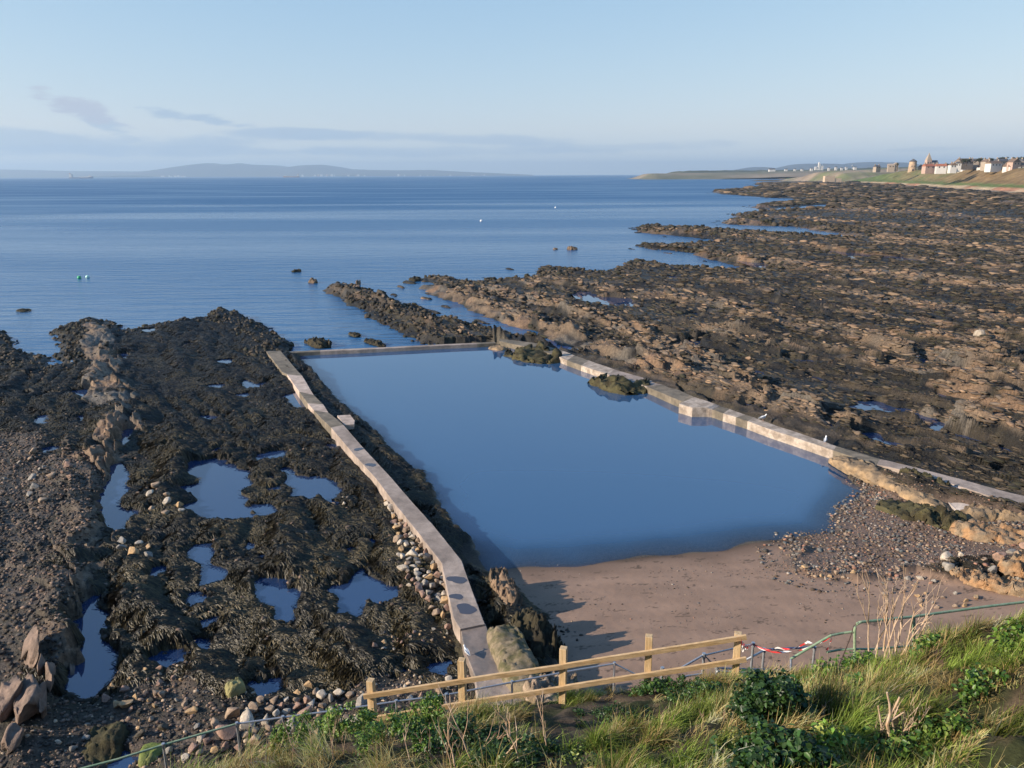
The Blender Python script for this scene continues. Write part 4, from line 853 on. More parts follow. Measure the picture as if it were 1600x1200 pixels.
stalks('dead_stalks', 520, 1185, 9, 1.2, .4, .006, M_dead, 'brown dead stalks in front of the leftmost green shrubs', 33, 2)
stalks('dead_stalks', 370, 1190, 10, 1.4, .35, .005, M_dead, 'short brown dead stalks at the bottom left end of the bank', 34, 1)
stalks('dead_stalks', 1100, 1130, 7, .8, .25, .005, M_dead, 'thin straw stalks left of the dark ivy bush', 35, 1)
stalks('dead_plant', 1388, 1022, 13, .55, .85, .011, M_deadp, 'tall dead pale plant rising in front of the sand behind the green railing', 36, 2, .3, Y=8.9)
stalks('dead_stalks', 1400, 1140, 16, .5, .3, .0045, M_deadp, 'straw coloured dead stems tangled round the cut forked stem', 38, 1, .7)
stalks('dead_stalks', 1310, 1120, 14, .6, .22, .004, M_dead, 'grey brown tangle of dead stems left of the cut forked stem', 39, 1, .9)
stalks('dead_stalks', 1215, 1075, 5, .5, .45, .0045, M_dead, 'sparse bare stalks beside the top of the dark ivy bush', 37, 1, .3)
# the thick cut stump and one long dark bramble cane
p = onbank(1392, 1165) or gY(1392, 1165, 5.6); root = empty('cut_stump', tuple(p)); tag(root, 'thick orange brown cut forked stem standing in the grass at lower right', 'plant')
def viaY(pts, Y): return [gY(a, b, Y)-p for a, b in pts]
for pts, r in (([(1394, 1178), (1390, 1150), (1386, 1132), (1391, 1115), (1390, 1100), (1386, 1082)], [.016, .016, .016, .013, .010, .009]), ([(1391, 1116), (1399, 1104), (1406, 1089)], [.011, .011, .009]), ([(1387, 1130), (1395, 1124), (1412, 1113)], [.009, .008, .006]), ([(1378, 1140), (1375, 1120), (1372, 1103)], [.008, .008, .007]), ([(1398, 1146), (1395, 1132), (1394, 1126)], [.009, .008, .006])):
    bm = bmesh.new(); tube(bm, viaY(pts, p.y), r, 7); bmlink('stem', bm, M_deadp, root)
p = onbank(1322, 1100) or gY(1322, 1100, 7); root = empty('bramble_cane', tuple(p)); tag(root, 'long dark bare bramble cane arching up in front of the green railing', 'plant')
bm = bmesh.new(); tube(bm, [gY(1330, 1110, p.y)-p, gY(1317, 1066, p.y)-p, gY(1309, 1043, p.y)-p, gY(1320, 1018, p.y)-p, gY(1329, 995, p.y)-p, gY(1334, 978, p.y)-p, gY(1342, 972, p.y)-p], [.009, .008, .007, .006, .005, .004, .003], 6)
bmlink('cane', bm, mat('dark_cane', (.06, .04, .035), rough=.7), root)
# ------------------------------------------------------------------ stones and rocks
def ico(sub):
    bm = bmesh.new(); bmesh.ops.create_icosphere(bm, subdivisions=sub, radius=1.0); bm.verts.ensure_lookup_table()
    V = np.array([v.co[:] for v in bm.verts]); F = np.array([[v.index for v in f.verts] for f in bm.faces]); bm.free(); return V, F
def stone_shape(sub, seed, cuts=7, rough=.06, rnd=.15):
    V, F = ico(sub); r_ = np.random.default_rng(seed)
    for k in range(cuts):
        n = r_.normal(0, 1, 3); n /= np.linalg.norm(n); h = r_.uniform(.36, .74); d = V@n
        V = V - np.maximum(d-h, 0)[:, None]*n*(1-rnd)
    V = V*(1+rough*r_.normal(0, 1, (len(V), 1))*.6+rough*(perlin(V[:, 0]*2+seed, V[:, 1]*2+V[:, 2], seed)[:, None]))
    return V/np.abs(V).max(), F
def rotm(r_, N):
    q = r_.normal(0, 1, (N, 4)); q /= np.linalg.norm(q, axis=1)[:, None]; a, b, c, d = q.T
    return np.stack([1-2*(c*c+d*d), 2*(b*c-d*a), 2*(b*d+c*a), 2*(b*c+d*a), 1-2*(b*b+d*d), 2*(c*d-b*a), 2*(b*d-c*a), 2*(c*d+b*a), 1-2*(b*b+c*c)], 1).reshape(-1, 3, 3)
M_stone = mat('stones', (0, 0, 0), rough=.8, var=.22, scale=9, bump=.5, bscale=22, attr='Col', bdist=.02, spec=.3)
PAL = dict(pale=[(.46, .34, .23), (.40, .31, .22), (.52, .42, .32), (.42, .24, .17), (.30, .24, .18), (.50, .33, .18), (.36, .32, .28)],
    shing=[(.21, .165, .13), (.30, .16, .11), (.13, .125, .115), (.10, .11, .11), (.32, .23, .15), (.18, .12, .09), (.36, .31, .26), (.08, .07, .06), (.15, .145, .135)],
    dark=[(.022, .019, .014), (.035, .029, .02), (.055, .044, .03), (.03, .028, .016), (.08, .06, .04)], brown=[(.12, .088, .06), (.20, .14, .09), (.09, .07, .045), (.26, .175, .11), (.05, .04, .03), (.035, .03, .022)],
    lsh=[(.10, .075, .058), (.15, .10, .075), (.06, .048, .038), (.045, .037, .03), (.22, .155, .115), (.08, .072, .066), (.035, .03, .025)])
def scatter(name, x, y, z, s, pal, label, cat, seedv, sub=1, flat_=(1, .8, .6), strike=None, blade=False):
    r_ = np.random.default_rng(seedv); n = len(x); protos = [stone_shape(sub, seedv*31+k, 6, .08) for k in range(8)]; VV = []; FF = []; CC = []; off = 0
    pid = r_.integers(0, 8, n); pal_ = np.asarray(pal)
    for k in range(8):
        i = np.where(pid == k)[0]
        if not len(i): continue
        V, F = protos[k]; R = rotm(r_, len(i)); sc = s[i][:, None]*np.asarray(flat_)[None]*r_.uniform(.7, 1.25, (len(i), 3))
        P = np.einsum('nij,mj->nmi', R, V)*sc[:, None, :]
        if blade:
            V0 = V[None]*sc[:, None, :]; ta = r_.normal(.75, .28, len(i)); tb_ = r_.normal(0, .12, len(i)); c1, s1_ = np.cos(ta)[:, None], np.sin(ta)[:, None]
            Q = np.stack([V0[..., 0]*c1+V0[..., 2]*s1_, V0[..., 1], -V0[..., 0]*s1_+V0[..., 2]*c1], -1); c2, s2_ = np.cos(tb_)[:, None], np.sin(tb_)[:, None]
            P = np.stack([Q[..., 0], Q[..., 1]*c2-Q[..., 2]*s2_, Q[..., 1]*s2_+Q[..., 2]*c2], -1)
        if strike is not None:
            an = strike+r_.normal(0, .12 if blade else .22, len(i)); c_, s_ = np.cos(an), np.sin(an); P = np.stack([P[..., 0]*c_[:, None]-P[..., 1]*s_[:, None], P[..., 0]*s_[:, None]+P[..., 1]*c_[:, None], P[..., 2]], -1)
        P += np.stack([x[i], y[i], z[i]], 1)[:, None, :]
        VV.append(P.reshape(-1, 3)); FF.append((F[None]+(np.arange(len(i))*len(V))[:, None, None]+off).reshape(-1, 3)); off += len(i)*len(V)
        c = pal_[np.clip(((.5+.33*perlin(x[i]/1.7, y[i]/1.7, seedv+900)+r_.normal(0, .28, len(i)))*len(pal_)).astype(int), 0, len(pal_)-1)]*(1+r_.normal(0, .15, (len(i), 1))); CC.append(np.repeat(np.clip(c, .01, .7), len(V), 0))
    o = link(name, npmesh(name, np.concatenate(VV), np.concatenate(FF), np.concatenate(CC)), None, M_stone); return tag(o, label, cat, kind='stuff')
def frus(n, y0, y1, r_, pw=1.0, t0=-.75, t1=.75):
    """points spread over the shore between two depths, thinning out with distance"""
    u = r_.random(n); Y = y0*(y1/y0)**u; return r_.uniform(t0, t1, n)*Y, Y
r_ = np.random.default_rng(99)
# beach shingle
def inpoly(n, P, r_, grow=.3):
    lo = P.min(0)-grow; hi = P.max(0)+grow; x = r_.uniform(lo[0], hi[0], n*4); y = r_.uniform(lo[1], hi[1], n*4); q = sdist(x, y, P)+.5*perlin(x/1.5, y/1.5, 77); k = q > -grow; return x[k][:n], y[k][:n]
x, y = inpoly(15000, SHING, r_, 1.3); k = perlin(x/1.6, y/1.1, 903)+.5*r_.normal(0, 1, len(x))+.35*np.clip(sdist(x, y, SHING)+.6, -3, 1.5) > .15; k &= sdist(x, y, POOL) < .5; x, y = x[k], y[k]; T = terrain(x, y); s = (.03+.09*r_.random(len(x))**4)*(1+.5*perlin(x/2, y/2, 901)); scatter('shingle', x, y, T['z']+s*.2, s, [(.10,.07,.05),(.14,.10,.07),(.20,.13,.09),(.08,.06,.045),(.26,.19,.13),(.17,.13,.10)]+PAL['shing'], 'multicoloured grey and orange shingle at the top right of the beach', 'shingle', 5)
x, y = inpoly(9000, SAND, r_, 0); k = (perlin(x/2.5, y/1.2, 78)+.6*perlin(x/.7, y/.7, 79)+.25*r_.normal(0, 1, len(x))+.02*(x-6) > .38) ; x, y = x[k], y[k]; T = terrain(x, y); s = .012+.035*r_.random(len(x))**3
scatter('pebbles', x, y, T['z']+s*.1, s, PAL['shing']+PAL['dark'], 'small pebbles and weed scraps scattered over the brown sand', 'pebbles', 6)
# brown shingle on the far left and foot of the reef
x, y = inpoly(15000, LSH, r_, .8); k = (y > 17)&(x > -.78*y-2); x, y = x[k], y[k]; T = terrain(x, y); s = .05+.09*r_.random(len(x))**3; scatter('shingle', x, y, T['z']+s*.15, s, PAL['lsh'], 'dark brown wet shingle covering the ground at the far left', 'shingle', 7)
x, y = inpoly(5200, LSH2, r_, .6); k = (T0_ := sdist(x, y, np.vstack([WLw, WRw[::-1]]))) < -.2; x, y = x[k], y[k]; T = terrain(x, y); k = T['z'] > .1; x, y = x[k], y[k]; s = .03+.07*r_.random(len(x))**3
scatter('shingle', x, y, T['z'][k]+s*.1, s, PAL['lsh']+PAL['lsh']+PAL['pale'][:2], 'mixed pink and brown small stones at the foot of the left reef', 'shingle', 8)
# broken rock and weed-covered cobbles over the right-hand reef
x, y = frus(95000, 26, 330, r_, t0=-.2); T = terrain(x, y); k = (T['sw'] > .5)&(T['sd'] > 0)&(T['z'] > -.1)&(T['cl'] < .1)&(T['sand'] < .3)&(T['sh'] < .4)&(T['dp'] < -1.0)&(r_.random(len(x)) < .55+.3*T['n6'])
dwall, _, _ = pdist(x, y, RWALLC); k &= (dwall > .65)&((T['z'] > .4)|(dwall < 5))
x, y, zz, br = x[k], y[k], T['z'][k], T['bare'][k]; s = (.06+.16*r_.random(len(x))**2.4)*np.clip(y/65, .7, 3.0); m_ = br > .45
scatter('loose_rock', x[~m_], y[~m_], zz[~m_]+s[~m_]*.1, s[~m_], PAL['dark']+PAL['dark']+PAL['brown'][2:3], 'dark weed covered cobbles strewn over the right hand reef', 'rocks', 9, flat_=(.6, 2.2, .5), strike=TH_R)
scatter('loose_rock', x[m_], y[m_], zz[m_]+s[m_]*.1, s[m_], PAL['brown'], 'brown broken rock along the ridges of the right hand reef', 'rocks', 10, flat_=(.55, 2.4, .55), strike=TH_R)
x, y = frus(52000, 28, 230, r_, t0=-.25); T = terrain(x, y); dwall, _, _ = pdist(x, y, RWALLC)
k = (T['sw'] > .5)&(T['sd'] > .5)&(T['z'] > .3)&(T['cl'] < .1)&(T['sand'] < .3)&(T['sh'] < .4)&(T['dp'] < -1)&(dwall > 1.1)&(r_.random(len(x)) < .30+.7*T['bare']*(.4+T['cellr'])); x, y = x[k], y[k]; zz = T['z'][k]; br = T['bare'][k]+.25*r_.normal(0, 1, len(x)); s = (.14+.26*r_.random(len(x))**1.8)*np.clip(y/60, .75, 2.6); m_ = br > .45
scatter('rock_blades', x[m_], y[m_], zz[m_]+s[m_]*.12, s[m_], [(.15, .11, .075), (.20, .14, .09), (.13, .10, .075), (.11, .08, .056), (.18, .12, .078), (.06, .05, .035)], 'tilted brown rock blades along the ribs of the right hand reef', 'rocks', 21, flat_=(.20, 1.7, .55), strike=TH_R, blade=True)
scatter('rock_blades', x[~m_], y[~m_], zz[~m_]+s[~m_]*.08, s[~m_]*.85, PAL['dark']+[(.09, .07, .045)], 'tilted black weedy rock blades in the gullies of the right hand reef', 'rocks', 22, flat_=(.22, 1.7, .45), strike=TH_R, blade=True)
x, y = frus(16000, 320, 1150, r_, t0=.15); T = terrain(x, y); k = (T['sd'] > 2)&(T['z'] > .25)&(T['cl'] < .05); x, y = x[k], y[k]; s = (.0016+.003*r_.random(len(x))**2)*y
scatter('loose_rock', x, y, T['z'][k]+s*.1, s, PAL['dark']+PAL['dark']+PAL['brown'][:3], 'distant broken rock over the far end of the reef', 'rocks', 12, flat_=(.8, 2.2, .5), strike=TH_R+.5)
x, y = frus(9000, 22, 90, r_, t0=-.75, t1=.1); T = terrain(x, y); k = (T['sw'] < .5)&(T['sd'] > 0)&(T['z'] > .25)&(T['dp'] < -.3)&(sdist(x, y, np.vstack([WLw, WRw[::-1]])) < -.3); x, y = x[k], y[k]; s = .04+.10*r_.random(len(x))**3
scatter('loose_rock', x, y, T['z'][k]+s*.1, s, PAL['dark']+PAL['lsh'], 'small dark cobbles lying among the weed of the left reef', 'rocks', 11)
x, y = frus(60000, 40, 330, r_); T = terrain(x, y); k = (T['sd'] > -.5)&(T['sd0'] > -1.5-.006*y)&(T['sd'] < 2.5+.02*y)&(T['z'] > -.35)&(T['cl'] < .1)&(T['dp'] < -1.2)&(T['bare'] < .7); x, y = x[k], y[k]; s = (.12+.30*r_.random(len(x))**2)*np.clip(y/85, .8, 3.5)
scatter('loose_rock', x, y, T['z'][k]+s*.1, s, PAL['dark'], 'black weedy rocks fringing the edge of the sea', 'rocks', 13, flat_=(.8, 1.2, .7), strike=TH_R)
# seaweed fronds over the near reef
r_ = np.random.default_rng(123); n = 420000
u_ = r_.random(n); yy = 19*(98/19)**u_; tt = r_.uniform(-.74, .05, n); xx = tt*yy
T = terrain(xx, yy); k = (T['sw'] < .5)&(T['sd'] > .3)&(T['z'] > .2)&(T['dp'] < -.2)&(T['bare'] < .35)&(T['sh'] < .45+.3*r_.random(n))&(sdist(xx, yy, np.vstack([WLw, WRw[::-1]])) < -.25)
k &= sdist(xx, yy, np.array([WRw[-1]+[-.6, .2], WLw[-1]+[-.3, 0], rl[-1]-[.2, 0], [2.5, 17.5], rr[-1]+[.1, 0]])) < 0
xx, yy, zz = xx[k], yy[k], T['z'][k]; e = .12
gx = (terrain(xx+e, yy)['z']-zz)/e; gy = (terrain(xx, yy+e)['z']-zz)/e; gm = np.hypot(gx, gy)+1e-6
fl = .9*perlin(xx/1.6, yy/1.6, 131)*3.1; ax, ay = -gx/gm*np.clip(gm*2.0, 0, 1)+.45*np.cos(fl)+r_.normal(0, .22, len(xx)), -gy/gm*np.clip(gm*2.0, 0, 1)+.45*np.sin(fl)-.25+r_.normal(0, .22, len(xx)); am = np.hypot(ax, ay); ax /= am; ay /= am
L = r_.uniform(.10, .25, len(xx))*(.75+yy/70); wd = r_.uniform(.017, .032, len(xx))*np.clip(yy/26, .8, 3.0)
cp_ = np.array([(.016, .014, .009), (.030, .025, .013), (.055, .044, .02), (.088, .068, .03), (.125, .095, .048)]); tone = np.clip(1.8+1.6*perlin(xx/2.2, yy/2.2, 132)+r_.normal(0, .8, len(xx))-(yy-30)/28, 0, 4.0).astype(int)
cc = cp_[tone]*(1+r_.normal(0, .15, (len(xx), 1)))
V = []; CC = []
for j, t in enumerate((0, .45, 1.0)):
    px_, py_ = xx+ax*L*t, yy+ay*L*t; pz_ = zz+(gx*ax+gy*ay)*L*t*.75+(.03, .045, .005)[j]*(.6+.8*r_.random(len(xx)))
    ww = wd*(1, 1.1, .35)[j]/2; V += [np.stack([px_-ay*ww, py_+ax*ww, pz_+.01], 1), np.stack([px_+ay*ww, py_-ax*ww, pz_-.008], 1)]; CC += [cc*(.75, 1, 1.25)[j]]*2
V = np.stack(V, 1).reshape(-1, 3); CC = np.clip(np.stack(CC, 1).reshape(-1, 3), .008, .4); b_ = np.arange(len(xx))*6
F = np.concatenate([np.stack([b_+2*j, b_+2*j+1, b_+2*j+3, b_+2*j+2], 1) for j in (0, 1)])
M_weed = mat('seaweed_fronds', (0, 0, 0), rough=.5, var=.1, scale=6, bump=0, attr='Col', spec=.35)
o = link('seaweed', npmesh('seaweed', V, F, CC, smooth=True), None, M_weed); tag(o, 'dark olive seaweed fronds draped over the rocks of the left reef', 'seaweed', kind='stuff')
print('fronds', len(xx))

# individual boulders -----------------------------------------------------
def rock_mats(nm, c1, c2, sc=4): return mat(nm, c1, rough=.85, var=.28, scale=sc, bump=.7, bscale=9, col2=c2, bdist=.04, spec=.25)
RM = [rock_mats('boulder_tan', (.38, .28, .19), (.26, .19, .14)), rock_mats('boulder_pink', (.36, .23, .17), (.26, .18, .14)), rock_mats('boulder_grey', (.33, .30, .26), (.24, .22, .19)), rock_mats('boulder_cream', (.56, .48, .38), (.42, .36, .28)), rock_mats('boulder_ochre', (.50, .33, .17), (.36, .26, .16)), rock_mats('boulder_dark', (.12, .10, .075), (.07, .06, .04))]
BM = {}
for k in range(9):
    for mi in range(len(RM)):
        if (k+mi) % 3 and mi != 5: continue
        V, F = stone_shape(3, 700+k, 15, .008, .0); me = npmesh('boulder', V, F); me.materials.append(RM[mi]); BM.setdefault(mi, []).append(me)
rb = random.Random(17)
def boulders(P, n, s0, s1, mats, label, group, zl=.3, zofs=.25, poly_noise=0.2, ysort=True, pile=0.0, sp_=1.0):
    Pw = G(P, zl); lo = Pw.min(0); hi = Pw.max(0); done = []; tries = 0; out = []
    while len(done) < n and tries < 6000:
        tries += 1; x, y = rb.uniform(lo[0], hi[0]), rb.uniform(lo[1], hi[1])
        if sdist(np.array([x]), np.array([y]), Pw)[0] < 0: continue
        s = s0+(s1-s0)*rb.random()**1.8
        if any(math.hypot(x-a, y-b) < (s+c)*sp_*(.62) for a, b, c in done): continue
        done.append((x, y, s))
    if not done: return
    zs_ = terrain(np.array([d[0] for d in done]), np.array([d[1] for d in done]))['z']
    for (x, y, s), zg in zip(done, zs_):
        mi = rb.choice(mats); o = bpy.data.objects.new('boulder', rb.choice(BM[mi])); C.objects.link(o)
        o.scale = (s*rb.uniform(.45, .62), s*rb.uniform(.38, .55), s*rb.uniform(.30, .45)); o.rotation_euler = (rb.uniform(-.5, .5), rb.uniform(-.5, .5), rb.uniform(0, 6.28))
        o.location = (x, y, max(float(zg), 0.05)+o.scale[2]*(zofs+.5*0)+pile*rb.random()); tag(o, label, 'boulder', group); out.append((o, mi, s))
CN = ['tan', 'pinkish', 'grey', 'cream', 'ochre', 'dark']
ALLB = []
_b = boulders
def boulders(P, n, s0, s1, mats, label, group, *a, **k):
    n0 = len(C.objects); _b(P, n, s0, s1, mats, label, group, *a, **k)
    os_ = [o for o in list(C.objects)[n0:] if o.name.startswith('boulder')]; where = group.split(' ', 1)[1] if group.split()[0] in ('boulders', 'stones', 'rocks') else group
    key = {}
    sz = sorted(o.scale[0] for o in os_); q1, q2 = sz[len(sz)//3], sz[2*len(sz)//3]
    for o in sorted(os_, key=lambda o: o.location.y):
        cn = CN[[i for i, l in BM.items() if o.data in l][0]]; sw3 = 'small' if o.scale[0] < q1 else 'large' if o.scale[0] >= q2 else 'middling'
        key.setdefault((sw3, cn), []).append(o)
    for (sw3, cn), L_ in key.items():
        for k_, o in enumerate(L_): o['label'] = f'{sw3} {cn} stone, {nth(k_)} such from near end, {where}' if len(L_) > 1 else f'the one {sw3} {cn} stone among those {where}'
boulders([(600, 788), (620, 790), (655, 838), (688, 885), (697, 935), (706, 975), (690, 978), (640, 930), (626, 880), (618, 830)], 110, .26, .66, [0, 1, 3, 3, 4, 0, 2], 'pale angular boulder heaped against the left side of the long concrete walkway', 'boulders heaped along the walkway', .3, .5, pile=.12, sp_=.66)
boulders([(345, 1118), (430, 1090), (560, 1078), (572, 1128), (470, 1150), (350, 1180), (280, 1190)], 85, .28, .78, [0, 1, 3, 2, 4, 0], 'pale boulder in the bank of stones behind the thin handrail left of the timber fence', 'boulders at the foot of the bank', .5, .5, sp_=.75)
boulders([(470, 1060), (495, 1075), (480, 1095), (462, 1085)], 6, .3, .5, [0, 1, 4], 'small pinkish boulder in the little pile above the stone bank', 'boulders in the pile above the bank', .5, .5)
boulders([(590, 1000), (640, 995), (700, 985), (705, 1005), (650, 1018), (585, 1018)], 30, .12, .4, [0, 4, 2, 1], 'small brown stone in the band crossing the weed beside the walkway end', 'stones in the band by the walkway', .4, .4)
boulders([(232, 762), (255, 765), (270, 790), (290, 800), (288, 806), (262, 805), (232, 800)], 9, .35, .8, [4, 0, 3], 'tan boulder on the weed just left of the largest rock pool', 'boulders left of the largest rock pool', .4, .4)
boulders([(185, 848), (232, 855), (236, 874), (186, 878)], 6, .4, .85, [2, 3, 4], 'angular grey or orange block right of the tan rock ridge', 'boulders right of the tan rock ridge', .4, .4)
boulders([(525, 776), (542, 772), (545, 790), (520, 790)], 5, .2, .4, [3, 0], 'small cream stone between the second rock pool and the walkway', 'stones between second pool and walkway', .4, .4)
boulders([(110, 1130), (260, 1080), (330, 1110), (280, 1180), (180, 1195), (100, 1190)], 34, .16, .45, [5, 4, 0, 2, 5], 'brown boulder among the wet stones at the bottom left corner', 'boulders at the bottom left', .4, .4)
boulders([(145, 1090), (240, 1045), (300, 1060), (200, 1120)], 22, .18, .45, [1, 4, 0], 'pink brown stone beyond the bottom left pool', 'stones beyond the bottom left pool', .4, .4)
boulders([(80, 740), (110, 720), (120, 780), (80, 800), (10, 800), (5, 720), (60, 700)], 18, .25, .6, [0, 2, 1], 'rounded tan stone on the shingle left of the rock ridge', 'stones on the left shingle', .5, .4)
boulders([(1430, 918), (1465, 914), (1530, 930), (1510, 948), (1435, 948)], 12, .18, .42, [4, 0, 2], 'small tan rock lying on the sand below the layered slabs', 'rocks on the sand below the slabs', .5, .3)
boulders([(1400, 880), (1600, 850), (1640, 900), (1500, 905), (1405, 900)], 26, .25, .6, [3, 0, 2, 1], 'larger pale stone at the inner edge of the shingle', 'boulders on the shingle by the slabs', .6, .35)
boulders([(1240, 884), (1330, 890), (1340, 905), (1250, 896)], 10, .15, .32, [4, 0], 'ochre stone at the sandy edge of the shingle', 'stones at the sandy shingle edge', .3, .3)
boulders([(870, 1062), (950, 1045), (960, 1075), (880, 1088)], 12, .3, .7, [3, 0, 1], 'pale rock at the foot of the bank beside the third fence post', 'rocks by the third fence post', .9, .35)
boulders([(630, 1065), (715, 1055), (715, 1085), (630, 1088)], 20, .12, .35, [1, 0, 3], 'small pink stone seen between the rails left of the second fence post', 'stones between rails left of post two', .6, .4)

# big outcrops: strata-tilted displaced blocks --------------------------------
def outcrop(name, pts, z0, w, hgt, matl, label, seed, cat='rock', n=34, jag=.35, strata=.16, tilt=.9, flatten=.5, group=None, ang=None):
    """ridge of rock along a photo polyline: closed lumpy hull, layered and broken"""
    Pw = G(pts, z0); L = np.concatenate([[0], np.cumsum(np.hypot(*np.diff(Pw, axis=0).T))]); tot = L[-1]; nu = max(14, int(tot/max(w, .4)*n*.5)); nv = 26
    nu = min(nu, 160); V = []; tv = np.linspace(-.02, 1.02, nu)
    px_, py_ = np.interp(tv*tot, L, Pw[:, 0]), np.interp(tv*tot, L, Pw[:, 1]); dx, dy = np.gradient(px_), np.gradient(py_); dl = np.hypot(dx, dy)+1e-9; nx_, ny_ = dy/dl, -dx/dl
    zg = max(float(np.median(terrain(px_, py_)['z'])), -.02 if z0 == 0 else -9)
    for i in range(nu):
        end = np.clip(1-abs(2*tv[i]-1)**4, 0, 1)**.5
        for j in range(nv):
            a = math.pi*(j/(nv-1)); c = math.cos(a); s = math.sin(a); cx = np.sign(c)*abs(c)**.7*w/2; cz = (s**flatten if s > 0 else 0)*hgt
            V.append((px_[i]+nx_[i]*cx*(.25+.75*end), py_[i]+ny_[i]*cx*(.25+.75*end), cz*(.12+.88*end), tv[i]*tot, cx))
    V = np.array(V); al, cx = V[:, 3], V[:, 4]; q = V[:, 2]
    wr = worley(al/(w*.55)+seed, cx/(w*.4)+cx*0, seed); w2 = worley(al/(w*.22), cx/(w*.16)+q/(w*.2), seed+1)
    m_ = sst(q, 0, hgt*.4)
    st_ = ((cx*tilt+q*.5+.25*perlin(al/w, q, seed))/strata) % 1.0
    dz = jag*hgt*((wr[0]-.5)*1.1-.4*wr[2]+(w2[0]-.5)*.45-.3*(1-sst(w2[1], 0, .2))) + jag*hgt*.3*(st_-.5)
    V[:, 2] = q+dz*m_; off = jag*w*.12*(w2[0]-.5)+jag*w*.08*(st_-.5)
    V[:, 0] += off; V[:, 1] += off*.5
    V[:, 2] += zg-.12*hgt-.05; F = []
    ix = np.arange(nu*nv).reshape(nu, nv); F = np.stack([ix[:-1, :-1], ix[:-1, 1:], ix[1:, 1:], ix[1:, :-1]], -1).reshape(-1, 4)
    me = npmesh(name, V[:, :3], F); o = link(name, me, None, matl)
    return tag(o, label, cat, group)
def strat(nm, c1, c2, sc=3.0, spots=False, st=(1, 1, 1)): return mat(nm, c1, rough=.85, var=.3, scale=sc, bump=.9, bscale=sc*3, col2=c2, bdist=.05, spec=.25, stretch=st)
R_or = strat('ochre_sandstone', (.35, .24, .135), (.20, .15, .10), 4); R_or2 = strat('orange_layered_rock', (.38, .22, .11), (.30, .22, .14), 6); R_ol = strat('weedy_rock', (.085, .075, .035), (.045, .038, .02), 4)
R_pk = strat('pinkish_slate', (.25, .18, .14), (.16, .12, .095), 5); R_bn = strat('barnacled_rock', (.25, .20, .13), (.12, .11, .055), 9); R_bn2 = strat('barnacled_pale_rock', (.38, .29, .21), (.24, .18, .12), 9); R_br = strat('brown_rock', (.25, .17, .11), (.12, .09, .06), 3); R_dk = strat('black_weed_rock', (.035, .03, .02), (.06, .05, .028), 4)
outcrop('rock_slab', [(777, 968), (795, 1005), (815, 1045), (838, 1078)], 1.1, 1.15, .95, R_bn, 'large olive and cream barnacle covered slab beside the end of the walkway', 3, jag=.14, strata=.9, flatten=.35, n=60)
outcrop('rock_slab', [(828, 1056), (850, 1076), (872, 1098)], 1.1, 1.0, .7, R_bn2, 'rough pale rock at the foot of the bank left of the third fence post', 4, jag=.5, strata=.2)
outcrop('rock_slab', [(868, 1040), (880, 1060), (900, 1085)], 1.0, .8, .6, R_bn2, 'craggy cream rock directly behind the third fence post', 5, jag=.7, strata=.15)
outcrop('rock_ledge', [(775, 905), (790, 930), (806, 962)], .5, .8, .5, R_br, 'craggy brown rock rib where the pool meets the sand beside the walkway', 6, jag=.8, strata=.12)
outcrop('rock_ledge', [(810, 975), (832, 1000), (858, 1035)], .5, .9, .62, R_dk, 'black weed covered rock rib between the barnacled slab and the sand', 7, jag=.8, strata=.15)
outcrop('rock_ledge', [(850, 990), (862, 1015), (880, 1045)], .3, .45, .4, R_ol, 'low dark craggy rib on the shaded edge of the sand', 8, jag=.8, strata=.15)
outcrop('rock_outcrop', [(1300, 716), (1335, 730), (1375, 748), (1420, 770), (1455, 790), (1484, 805)], .3, 1.25, .40, R_or, 'long ochre rock outcrop running from the pool corner towards the slipway', 9, jag=.34, strata=.14, tilt=1.3)
outcrop('rock_outcrop', [(1300, 718), (1335, 737), (1375, 757)], .1, 1.0, .3, R_or, 'low wave worn ochre ledge at the water edge of the right pool corner', 10, jag=.3, strata=.3)
outcrop('rock_outcrop', [(1375, 783), (1410, 795), (1445, 812)], .3, 1.5, .35, R_ol, 'green weedy rock in the shingle below the ochre outcrop', 12, jag=.9, strata=.3)
outcrop('rock_outcrop', [(1430, 800), (1470, 815), (1510, 825)], .4, 1.3, .45, R_ol, 'dark green mossy rock just right of the other weedy rock', 13, jag=.9, strata=.3)
outcrop('rock_outcrop', [(1405, 748), (1440, 760), (1480, 775)], .4, .7, .25, R_ol, 'mossy green rock against the base of the wall by the slipway', 14, jag=.9, strata=.3)
outcrop('rock_outcrop', [(1500, 806), (1545, 802), (1640, 812)], .5, 1.2, .4, R_or, 'rounded ochre and olive rock at the right edge beside the slipway', 15, jag=.45, strata=.3)
outcrop('layered_slab', [(1485, 822), (1530, 834), (1590, 843), (1660, 858)], .5, 1.2, .4, R_or2, 'orange layered slab of rock lying across the shingle at the right edge', 16, jag=.7, strata=.18, tilt=1.4)
outcrop('layered_slab', [(1485, 890), (1525, 903), (1570, 915), (1640, 930)], .6, .9, .35, R_or2, 'pale orange layered ledge between the shingle and the sand at the right edge', 17, jag=.8, strata=.14, tilt=1.4)
outcrop('layered_slab', [(1560, 888), (1600, 893), (1680, 905)], .7, .9, .4, R_or2, 'second orange layered ledge cut off by the right edge of the view', 18, jag=.8, strata=.16, tilt=1.4)
